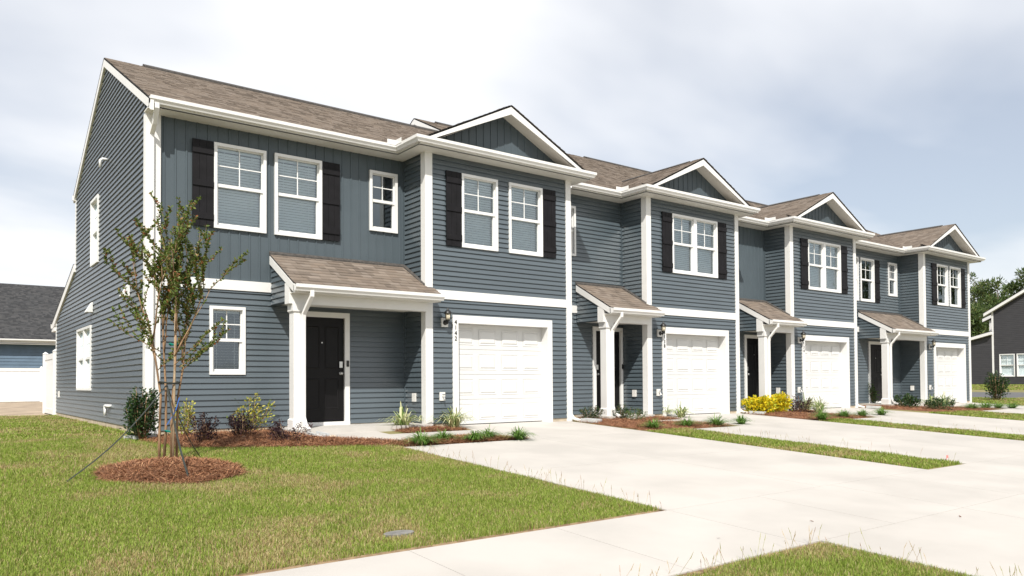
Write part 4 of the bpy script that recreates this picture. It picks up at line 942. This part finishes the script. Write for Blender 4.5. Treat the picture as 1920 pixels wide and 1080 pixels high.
for (px, py, h, wd, n, lb) in ((1109, 790, .34, .5, 900, 'round clipped green shrub left of the narrow porch column'), (1166, 788, .34, .5, 900, 'round clipped green shrub right of the narrow porch column'), (1193, 792, .34, .48, 420, 'loose light green shrub beside the clipped round one')):
    shrub(px, py, h, wd, BOX if n > 500 else GREEN, lb, n=n, leaf=.03, upright=.2, open_=.1, group='green shrubs at the second porch')
shrub(1424, 776, .46, .75, GOLD, 'bright golden yellow bush in front of the third front door', 'bush', n=1900, leaf=.075, upright=.2, group='golden bushes')
shrub(1460, 774, .5, .72, GOLD, 'bright golden yellow bush by the third return wall outlet', 'bush', n=1900, leaf=.075, upright=.2, group='golden bushes')
shrub(1499, 774, .45, .75, PURP, 'dark purple shrub between golden bushes and striped flax', n=600, leaf=.045, upright=.1)
shrub(1618, 757, .8, .55, GREEN, 'airy green shrub against the white downspout by the far porch', n=420, leaf=.06, upright=.6)
shrub(1636, 760, .8, .6, GREEN, 'airy green shrub in front of the far front door', n=420, leaf=.06, upright=.6)
shrub(1688, 763, .42, .7, DARK, 'low dark shrub right of the far porch column', n=450, leaf=.06, upright=.1)
shrub(1704, 766, .4, .6, DARK, 'low dark shrub at the edge of the far porch path', n=450, leaf=.06, upright=.1)
shrub(1764, 770, .42, .75, DARK, 'low dark shrub below the striped flax at the far garage', n=500, leaf=.06, upright=.1)
shrub(1868, 751, 1.15, .95, [(.02, .05, .012), (.035, .075, .018), (.05, .1, .03)], 'lone bushy green shrub on the far lawn before the charcoal house', n=1100, leaf=.08, upright=.4)

def pine(name, x, y, h, seed, label, grp):
    random.seed(seed); z = float(gz(x, y)); U = empty(name, (x, y, z), label, 'tree', grp); tr = MB(); lean = random.gauss(0, .4)
    tr.tube([(x, y, z-.2), (x+lean*.3, y, z+h*.4), (x+lean, y, z+h*.97)], [.2, .15, .03], 8); P, D, S = [], [], []
    for k in range(26):
        f = random.uniform(.3, 1.0); zz_ = z+h*f; L = h*.21*(1.15-f)**.6*random.uniform(.6, 1.1); a = random.uniform(0, 6.28); b = Vector((x+lean*f, y, zz_)); e = b+Vector((math.cos(a)*L, math.sin(a)*L, L*random.uniform(.05, .5)))
        tr.tube([b, b.lerp(e, .5)+Vector((0, 0, .1)), e], [.05, .035, .012], 5)
        for j in range(random.randint(4, 7)):
            c = b.lerp(e, random.uniform(.45, 1.05))+Vector((random.gauss(0, .25), random.gauss(0, .25), random.gauss(.1, .2))); R_ = random.uniform(.3, .62)
            for _ in range(20):
                v = Vector((random.gauss(0, 1), random.gauss(0, 1), random.gauss(.25, .8))).normalized(); P.append(tuple(c+v*R_*random.random()**.5)); D.append(tuple(v+Vector((0, 0, .3))))
    obj('trunk', tr, 'pinebark', U, True); n = len(P); T = tintmix(n, [(.055, .09, .024), (.085, .135, .035), (.125, .17, .05), (.15, .16, .055)], [.35, .35, .22, .08])
    V, Fq, T = leaf_cloud(P, D, .42, T, aspect=.3, jit=.5); npmesh('crown', V, Fq, 'leaf', T, U, kind='stuff'); return U
PN = [('tallest pine standing behind the end wall of the townhouse row', 1828, 108, 17.5), ('slim pine just left of the charcoal house roof', 1846, 100, 14.), ('rounded pine rising over the middle of the charcoal house roof', 1872, 98, 15.4), ('low bushy pine behind the charcoal house rear wing', 1838, 88, 10.), ('dense pine behind the charcoal house ridge', 1892, 104, 14.4), ('tall pine over the charcoal house gable', 1918, 100, 16.), ('low pine filling the gap behind the charcoal house', 1858, 92, 11.5), ('short pine hugging the townhouse end wall', 1826, 84, 9.), ('pine past the charcoal house peak', 1945, 106, 17.), ('far pine past the charcoal house', 1975, 98, 15.)]
for i, (lb, px, dist, h) in enumerate(PN):
    d = ray(px, 712); d = d/np.linalg.norm(d); pine('pine_tree', d[0]*dist, d[1]*dist, h*.72, 100+i, lb, 'pines behind the charcoal house')
src = [o for o in bpy.data.objects if o.name.startswith('pine_tree')]
for i, (x, y) in enumerate(((63, -3), (68, -8), (74, -5), (72, -13), (80, -10), (86, -15), (90, -8), (95, -18))):
    a = src[i % 3]; r_ = a.copy(); COL.objects.link(r_); r_.location = (x, y, float(gz(x, y))); r_.rotation_euler = (0, 0, i*1.1); r_.scale = (1.1, 1.1, 1.1)
    tag(r_, 'pine across the street mirrored in the far end windows', 'tree', 'pines across the street')
    for ch in a.children: c_ = ch.copy(); COL.objects.link(c_); c_.parent = r_
random.seed(21)

# ------------------------------------------------------------------ beds of pine straw
def straw_bed(label, poly, hgt, nst, ring=None):
    """poly: plan outline; mound with needles"""
    poly = np.array(poly); c = poly.mean(0); mb = MB(); R = 6; n = len(poly)
    def zat(p, f): return float(gz(*p))+.012+hgt*(1-f*f)
    mb.v.append((c[0], c[1], zat(c, 0)))
    for r in range(1, R+1):
        for q in poly: p = c+(q-c)*(r/R); mb.v.append((p[0], p[1], zat(p, r/R)-(.03 if r == R else 0)))
    for j in range(n): mb.f.append((0, 1+j, 1+(j+1) % n))
    for r in range(R-1):
        for j in range(n): mb.f.append((1+r*n+j, 1+(r+1)*n+j, 1+(r+1)*n+(j+1) % n, 1+r*n+(j+1) % n))
    B = obj('straw_bed', mb, 'mulchbase', org=(c[0], c[1], zat(c, 0)), smooth=True); tag(B, label, 'planting bed', None)
    k = rng.integers(0, n, nst); t = rng.random(nst)[:, None]; e = poly[k]*(1-t)+poly[(k+1) % n]*t; f = np.sqrt(rng.random(nst))[:, None]*1.03; p = c+(e-c)*f
    z = gz(p[:, 0], p[:, 1])+.014+hgt*(1-np.minimum(f[:, 0], 1)**2)+rng.random(nst)*.022; a = rng.random(nst)*6.28; L = rng.uniform(.07, .2, nst); dx_, dy_ = np.cos(a)*L, np.sin(a)*L; wx, wy = -np.sin(a)*.0022, np.cos(a)*.0022; tl = rng.normal(0, .018, nst)
    A = np.stack([p[:, 0]-dx_/2-wx, p[:, 1]-dy_/2-wy, z-tl], 1); B_ = np.stack([p[:, 0]+dx_/2-wx, p[:, 1]+dy_/2-wy, z+tl], 1); C = np.stack([p[:, 0]+dx_/2+wx, p[:, 1]+dy_/2+wy, z+tl+.001], 1); D_ = np.stack([p[:, 0]-dx_/2+wx, p[:, 1]-dy_/2+wy, z-tl+.001], 1)
    V = np.stack([A, B_, C, D_], 1).reshape(-1, 3); i = np.arange(nst)*4; Fq = np.stack([i, i+1, i+2, i+3], 1)
    T = tintmix(nst, [(.26, .115, .055), (.34, .165, .08), (.16, .07, .036), (.42, .24, .13)], [.4, .25, .25, .1]); npmesh('straw', V, Fq, 'straw', T, B, kind='stuff'); return B
def outline(pts, wob=.05, step=.25):
    out_ = []
    for (a, b) in zip(pts, pts[1:]+pts[:1]):
        L = math.dist(a, b); m = max(1, int(L/step))
        for k in range(m): t = k/m; out_.append((a[0]+(b[0]-a[0])*t+random.gauss(0, wob), a[1]+(b[1]-a[1])*t+random.gauss(0, wob)))
    return out_
rc = (2.36, 9.95)
straw_bed('round pine straw mound under the young staked tree', [(rc[0]+.8*math.cos(a)+random.gauss(0, .03), rc[1]+.92*math.sin(a)+random.gauss(0, .03)) for a in np.linspace(0, 6.28, 30)[:-1]], .09, 16000)
straw_bed('pine straw bed along the front wall between white corner and porch column', outline([(2.75, 12.75), (3.0, 12.2), (3.6, 11.75), (4.6, 11.45), (5.6, 11.1), (6.2, 10.95), (6.3, 11.5), (5.22, 11.6), (5.2, 13.0), (5.0, 14.0), (2.95, 14.0)], .04), .05, 22000)
straw_bed('small pine straw bed with striped flax beside garage 4142', outline([(7.0, 12.5), (8.42, 12.48), (8.45, 12.7), (8.2, 13.12), (7.0, 13.1)], .02), .03, 2200)
straw_bed('pine straw strip with lily turf between path and first driveway', outline([(6.05, 10.82), (8.6, 10.82), (8.42, 11.1), (8.2, 11.5), (6.4, 11.5), (6.1, 11.2)], .02), .04, 8000)
for k in (1, 2, 3):
    bl = UN[k][1]; gl = DRV[k][1]; pl_, lo = DRV[k][0], UN[k][0]
    nm = ('second', 'third', 'fourth')[k-1]; x0 = lo+.03 if k < 3 else 24.15
    straw_bed('pine straw bed before the porch of the %s townhouse' % nm, outline([(x0, 11.0) if k < 3 else (25.0, 11.2), (x0+.9, 10.75), (pl_+.1, 10.8), (gl-.3, 10.82), (gl-.05, 11.1), (gl-.2, 11.68), (bl-.8, 11.7), (x0+1.5 if k < 3 else 26.6, 11.72), (x0+1.4 if k < 3 else 26.5, 12.85), (x0+.9, 13.95), (x0, 13.1 if k < 3 else 13.9)], .025), .04, 6000)
    straw_bed('small pine straw bed with striped flax beside the %s garage' % nm, outline([(bl-.7, 12.5), (gl-.05, 12.5), (gl-.05, 12.8), (gl-.15, 13.1), (bl-.7, 13.1)], .02), .03, 1200)

# ------------------------------------------------------------------ lawns
CONC = [(pl-.0, r, SWF-.01, 10.78) for pl, gl, r in DRV]+[(gl, r, 10.7, 13.4) for pl, gl, r in DRV]+[(-10, 46, SWN, SWF)]+[(pl+.2, r+.1, .6, SWN) for pl, gl, r in DRV]
def lawn(name, label, x0, x1, y0, y1, excl, dens, hmin, hmax, bw, edge=True):
    A = (x1-x0)*(y1-y0); n = int(A*dens); x = rng.uniform(x0, x1, n); y = rng.uniform(y0, y1, n); ok = np.ones(n, bool)
    for e in excl: ok &= ~e(x, y)
    # keep what the picture and a step to either side can see
    z = gz(x, y); q = np.stack([x, y, z-H], 1); dep = q@CF; u = 960+FPX*(q@CR)/np.maximum(dep, .3); v = CY-FPX*(q@CU)/np.maximum(dep, .3)
    if edge: ok &= ~((y > SWF) & (y < SWF+.05+.05*rng.random(n)*(.4+pnoise(x, y, 4, 5)))) & ~((y < SWN) & (y > SWN-.03-.05*rng.random(n)))
    ok &= (dep > 1.5) & (u > -350) & (u < 2270) & (v < 1250)
    x, y, z = x[ok], y[ok], z[ok]; n = len(x); pn = pnoise(x, y, .9, 1)*.55+pnoise(x, y, 3.1, 2)*.45
    h = rng.uniform(hmin, hmax, n)*(.7+.6*pnoise(x, y, 2.2, 3)); a = rng.random(n)*6.28; ln = h*rng.uniform(.1, .9, n); w_ = bw*rng.uniform(.6, 1.3, n)
    dxy = np.stack([np.cos(a), np.sin(a)], 1); sd = np.stack([-dxy[:, 1], dxy[:, 0]], 1)*w_[:, None]*.5
    b = np.stack([x, y], 1); m = b+dxy*(ln*.35)[:, None]; t = b+dxy*ln[:, None]
    V = np.empty((n, 5, 3)); V[:, 0, :2] = b-sd; V[:, 1, :2] = b+sd; V[:, 2, :2] = m+sd*.8; V[:, 3, :2] = t; V[:, 4, :2] = m-sd*.8
    V[:, 0, 2] = V[:, 1, 2] = z-.005; V[:, 2, 2] = V[:, 4, 2] = z+h*.62; V[:, 3, 2] = z+h
    i = np.arange(n)*5; Fq = np.concatenate([np.stack([i, i+1, i+2, i+4], 1)]); F3 = np.stack([i+4, i+2, i+3, i+3], 1)
    dry = np.clip((pn-.45)*3.4, 0, 1)*.62+.13; isdry = rng.random(n) < dry
    g = tintmix(n, [(.2, .275, .038), (.24, .318, .05), (.295, .345, .085), (.155, .225, .03)], None, .2); d = tintmix(n, [(.38, .32, .14), (.32, .23, .11), (.45, .38, .2)], None, .2); c = np.where(isdry[:, None], d, g)
    # tip triangle as its own face list
    V2 = V[:, [4, 2, 3]].reshape(-1, 3); Vall = np.concatenate([V.reshape(-1, 3)[:, :], V2]); k = len(V)*5+np.arange(n)*3
    # quads only: blade body; the tip is a quad with a doubled side nudged apart
    V3 = np.empty((n, 4, 3)); V3[:, 0] = V[:, 4]; V3[:, 1] = V[:, 2]; V3[:, 2] = V[:, 3]+np.concatenate([sd*.05, np.zeros((n, 1))], 1); V3[:, 3] = V[:, 3]-np.concatenate([sd*.05, np.zeros((n, 1))], 1)
    Vb = np.stack([V[:, 0], V[:, 1], V[:, 2], V[:, 4]], 1).reshape(-1, 3); j = np.arange(n*2)*4
    o = npmesh(name, np.concatenate([Vb, V3.reshape(-1, 3)]), np.stack([j, j+1, j+2, j+3], 1), 'blade', np.concatenate([c, c*1.05])); tag(o, label, 'grass', kind='stuff'); return n
inrect = lambda r: (lambda x, y: (x > r[0]) & (x < r[1]) & (y > r[2]) & (y < r[3]))
ring = lambda x, y: ((x-rc[0])/.8)**2+((y-rc[1])/.92)**2 < 1
bedf = lambda x, y: (x > 2.85) & (x < 6.3) & (y > np.interp(x, [2.75, 3.0, 3.6, 4.6, 5.6, 6.3], [12.75, 12.2, 11.75, 11.45, 11.1, 10.95]))
house = lambda x, y: (x > 2.9) & (y > 13.9)
cov = lambda x, y: (np.hypot((x-VX[0])/.17, (y-VX[1])/.1) < 1)
VX = ground_at(748, 1003)
tot = 0
tot += lawn('lawn_grass', 'green and straw coloured lawn round the young tree', -6, 5.97, SWF+.02, 9.4, [ring, cov], 9000, .022, .05, .0052)
tot += lawn('lawn_grass', 'green lawn running up to the planting bed and along the side wall', -6, 5.97, 9.4, 14.5, [ring, bedf, house], 5600, .022, .05, .0065)
tot += lawn('lawn_grass', 'side yard lawn beside the tall gable wall', -7, 2.9, 14.5, 25.3, [], 1500, .03, .06, .014)
tot += lawn('lawn_grass', 'near grass corner between sidewalk and driveway apron', -1, 6.17, 1.1, SWN-.02, [], 11000, .022, .05, .0045)
tot += lawn('lawn_grass', 'narrow grass strip between the first and second driveways', 11.66, 12.87, SWF+.02, 10.85, [], 3200, .03, .065, .011)
tot += lawn('lawn_grass', 'narrow grass strip between the second and third driveways', 17.9, 19.02, SWF+.02, 10.85, [], 2400, .03, .065, .014)
tot += lawn('lawn_grass', 'wide grass strip before the far end townhouse', 24.09, 26.87, SWF+.02, 11.0, [], 1500, .03, .065, .018)
tot += lawn('lawn_grass', 'far lawn past the end of the townhouse row', 32.6, 38.2, SWF+.02, 18, [], 700, .03, .07, .024)
tot += lawn('lawn_grass', 'lawn of the charcoal house across the road', 48.5, 59.8, 8, 30, [], 160, .04, .09, .05)
for nm_, a_, b_, c_, d_ in (('soil_edge', -8, 5.98, SWF+.002, SWF+.09), ('soil_edge', -8, 6.18, SWN-.07, SWN-.002), ('soil_edge', 5.93, 5.995, SWF, 10.7)):
    grid_sheet(nm_, np.linspace(a_, b_, 30), np.linspace(c_, d_, 20 if d_-c_ > 1 else 2), .005, 'edgesoil')
# tall seed stalks leaning out along the concrete edges
def stalks(pts, n, label):
    V, Fq, T = [], [], []
    for _ in range(n):
        k = random.randrange(len(pts)-1); t = random.random(); x = pts[k][0]+(pts[k+1][0]-pts[k][0])*t+random.gauss(0, .05); y = pts[k][1]+(pts[k+1][1]-pts[k][1])*t+random.gauss(0, .05); z = float(gz(x, y)); h = random.uniform(.07, .2); a = random.uniform(0, 6.28); L = h*random.uniform(.1, .5); w_ = .0009
        tx_, ty_ = x+math.cos(a)*L, y+math.sin(a)*L; i = len(V); c = np.array(random.choice([(.42, .33, .2), (.36, .24, .17), (.3, .3, .12)]))*random.uniform(.8, 1.2)
        V += [(x-w_, y+w_, z), (x+w_, y-w_, z), (tx_+w_, ty_-w_, z+h*.75), (tx_-w_, ty_+w_, z+h*.75)]; Fq.append((i, i+1, i+2, i+3)); T.append(c)
        i = len(V); s = .0022; ex, ey = tx_+math.cos(a)*h*.12, ty_+math.sin(a)*h*.12; V += [(tx_-s, ty_+s, z+h*.72), (tx_+s, ty_-s, z+h*.72), (ex+s*.3, ey-s*.3, z+h), (ex-s*.3, ey+s*.3, z+h)]; Fq.append((i, i+1, i+2, i+3)); T.append(c*1.05)
    tag(npmesh('seed_stalks', V, Fq, 'blade', T), label, 'grass', kind='stuff')
stalks([(5.95, 5.35), (5.93, 10.6)], 90, 'thin seed stalks along the first driveway edge of the lawn')
stalks([(1.5, 3.7), (6.15, 3.7)], 80, 'thin seed stalks along the sidewalk edge of the near grass corner'); stalks([(6.15, 3.7), (6.15, 1.6)], 35, 'thin seed stalks along the apron edge of the near grass corner')
stalks([(12.85, 5.4), (12.85, 10.6)], 50, 'thin seed stalks along the grass strip before townhouse 4138'); stalks([(19.0, 5.4), (19.0, 10.6)], 50, 'thin seed stalks along the grass strip before the third townhouse')

# ------------------------------------------------------------------ small things
x, y, z = VX
mb = MB(); n = 18; mb.lathe((0, 0, 0), [(.135, -.03), (.14, .0), (.13, .004), (.0, .006)], n); mb.v = [(x+a*1.0, y+b*.62, z+.02+c) for a, b, c in mb.v]; tag(obj('valve_cover', mb, 'valve', org=(x, y, z)), 'grey oval utility cover set in the lawn by the sidewalk', 'utility cover')
def splash_block(px, py, rz, label, xy=None):
    x, y, z = ground_at(px, py) if xy is None else (*xy, float(gz(*xy))); mb = MB(); L, w0, w1 = .42, .1, .13
    for (a, b) in ((-w0, -w0+.03), (w0-.03, w0)): mb.hexa([(a, 0, 0), (b, 0, 0), (b*1.4, -L, 0), (a*1.4, -L, 0), (a, 0, .09), (b, 0, .09), (b*1.4, -L, .07), (a*1.4, -L, .07)])
    mb.hexa([(-w0+.031, 0, 0), (w0-.031, 0, 0), (w1-.04, -L, 0), (-w1+.04, -L, 0), (-w0+.031, 0, .04), (w0-.031, 0, .04), (w1-.04, -L, .02), (-w1+.04, -L, .02)])
    c, s = math.cos(rz), math.sin(rz); mb.v = [(x+a*c-b*s, y+a*s+b*c, z+.0+q) for a, b, q in mb.v]; tag(obj('splash_block', mb, 'splash', org=(x, y, z)), label, 'splash block', 'downspout splash blocks')
splash_block(0, 0, 0, 'pale splash block below the wide porch column downspout', (5.32, 12.75)); splash_block(0, 0, -1.2, 'pale splash block at the corner of the tall gable wall', (2.95, 13.6))
for k in (0, 1, 2): splash_block(0, 0, .35, ('pale splash block at the foot of the downspout between garage 4142 and the second porch', 'pale splash block at the downspout right of garage 4138', 'pale splash block at the downspout right of the third garage')[k], (UN[k][2]+.16, 12.95))
for i, (px, py, s) in enumerate(((625, 826, .07), (458, 826, .05), (512, 828, .045), (489, 824, .05))):
    x, y, z = ground_at(px, py); mb = MB(); mb.lathe((x, y, z+.05), [(s*.5, -s*.4), (s, 0), (s*.7, s*.4), (0, s*.5)], 8); mb.v = [(a+random.gauss(0, s*.12), b+random.gauss(0, s*.12), c+random.gauss(0, s*.08)) for a, b, c in mb.v]
    tag(obj('stone', mb, 'stone', org=(x, y, z)), ('pale stone lying on the straw by the porch path', 'tan stone at the foot of the purple shrub', 'small tan stone between the two purple shrubs', 'tan stone under the tall yellow shrub')[i], 'stone', 'stones in the straw bed')
x, y, z = ground_at(1775, 864); mb = MB(); mb.tube([(x, y, z), (x, y, z+.07)], .003, 5); mb.hexa([(x, y, z+.04), (x+.13, y+.03, z+.04), (x+.13, y+.034, z+.04), (x, y+.004, z+.04), (x, y, z+.09), (x+.13, y+.03, z+.08), (x+.13, y+.034, z+.08), (x, y+.004, z+.09)]); tag(obj('marker_flag', mb, 'flag', org=(x, y, z)), 'small red marker flag at the end of the grass strip', 'flag')
x, y, z = ground_at(32, 752); mb = MB(); mb.tube([(x, y, z), (x, y, z+.3)], .01, 5); mb.hexa([(x, y, z+.2), (x+.16, y, z+.2), (x+.16, y+.01, z+.2), (x, y+.01, z+.2), (x, y, z+.34), (x+.16, y, z+.34), (x+.16, y+.01, z+.34), (x, y+.01, z+.34)]); tag(obj('marker_flag', mb, 'flag', org=(x, y, z)), 'small red marker flag on bare soil by the long fence', 'flag')
for i, (px, py) in enumerate(((863, 987), (1522, 981), (1800, 972), (1348, 1013))):
    x, y, z = ground_at(px, py); a = random.uniform(0, 6.28); s = .016; mb = MB(); mb.v = [(x+s*math.cos(a+t)*r, y+s*math.sin(a+t)*r, z+.018+h_) for t, r, h_ in ((0, 1.4, 0), (1.2, .5, .006), (3.14, 1.3, .012), (-1.2, .55, .004))]; mb.f = [(0, 1, 2, 3)]
    mb.v += [(p_[0], p_[1], p_[2]-.002) for p_ in mb.v]; mb.f.append((7, 6, 5, 4))
    if i: tag(obj('fallen_leaf', mb, 'mulchbase', org=(x, y, z)), 'small dry brown leaf lying on the pale concrete', 'leaf', 'dry leaves scattered on the concrete')
print('blades', tot)
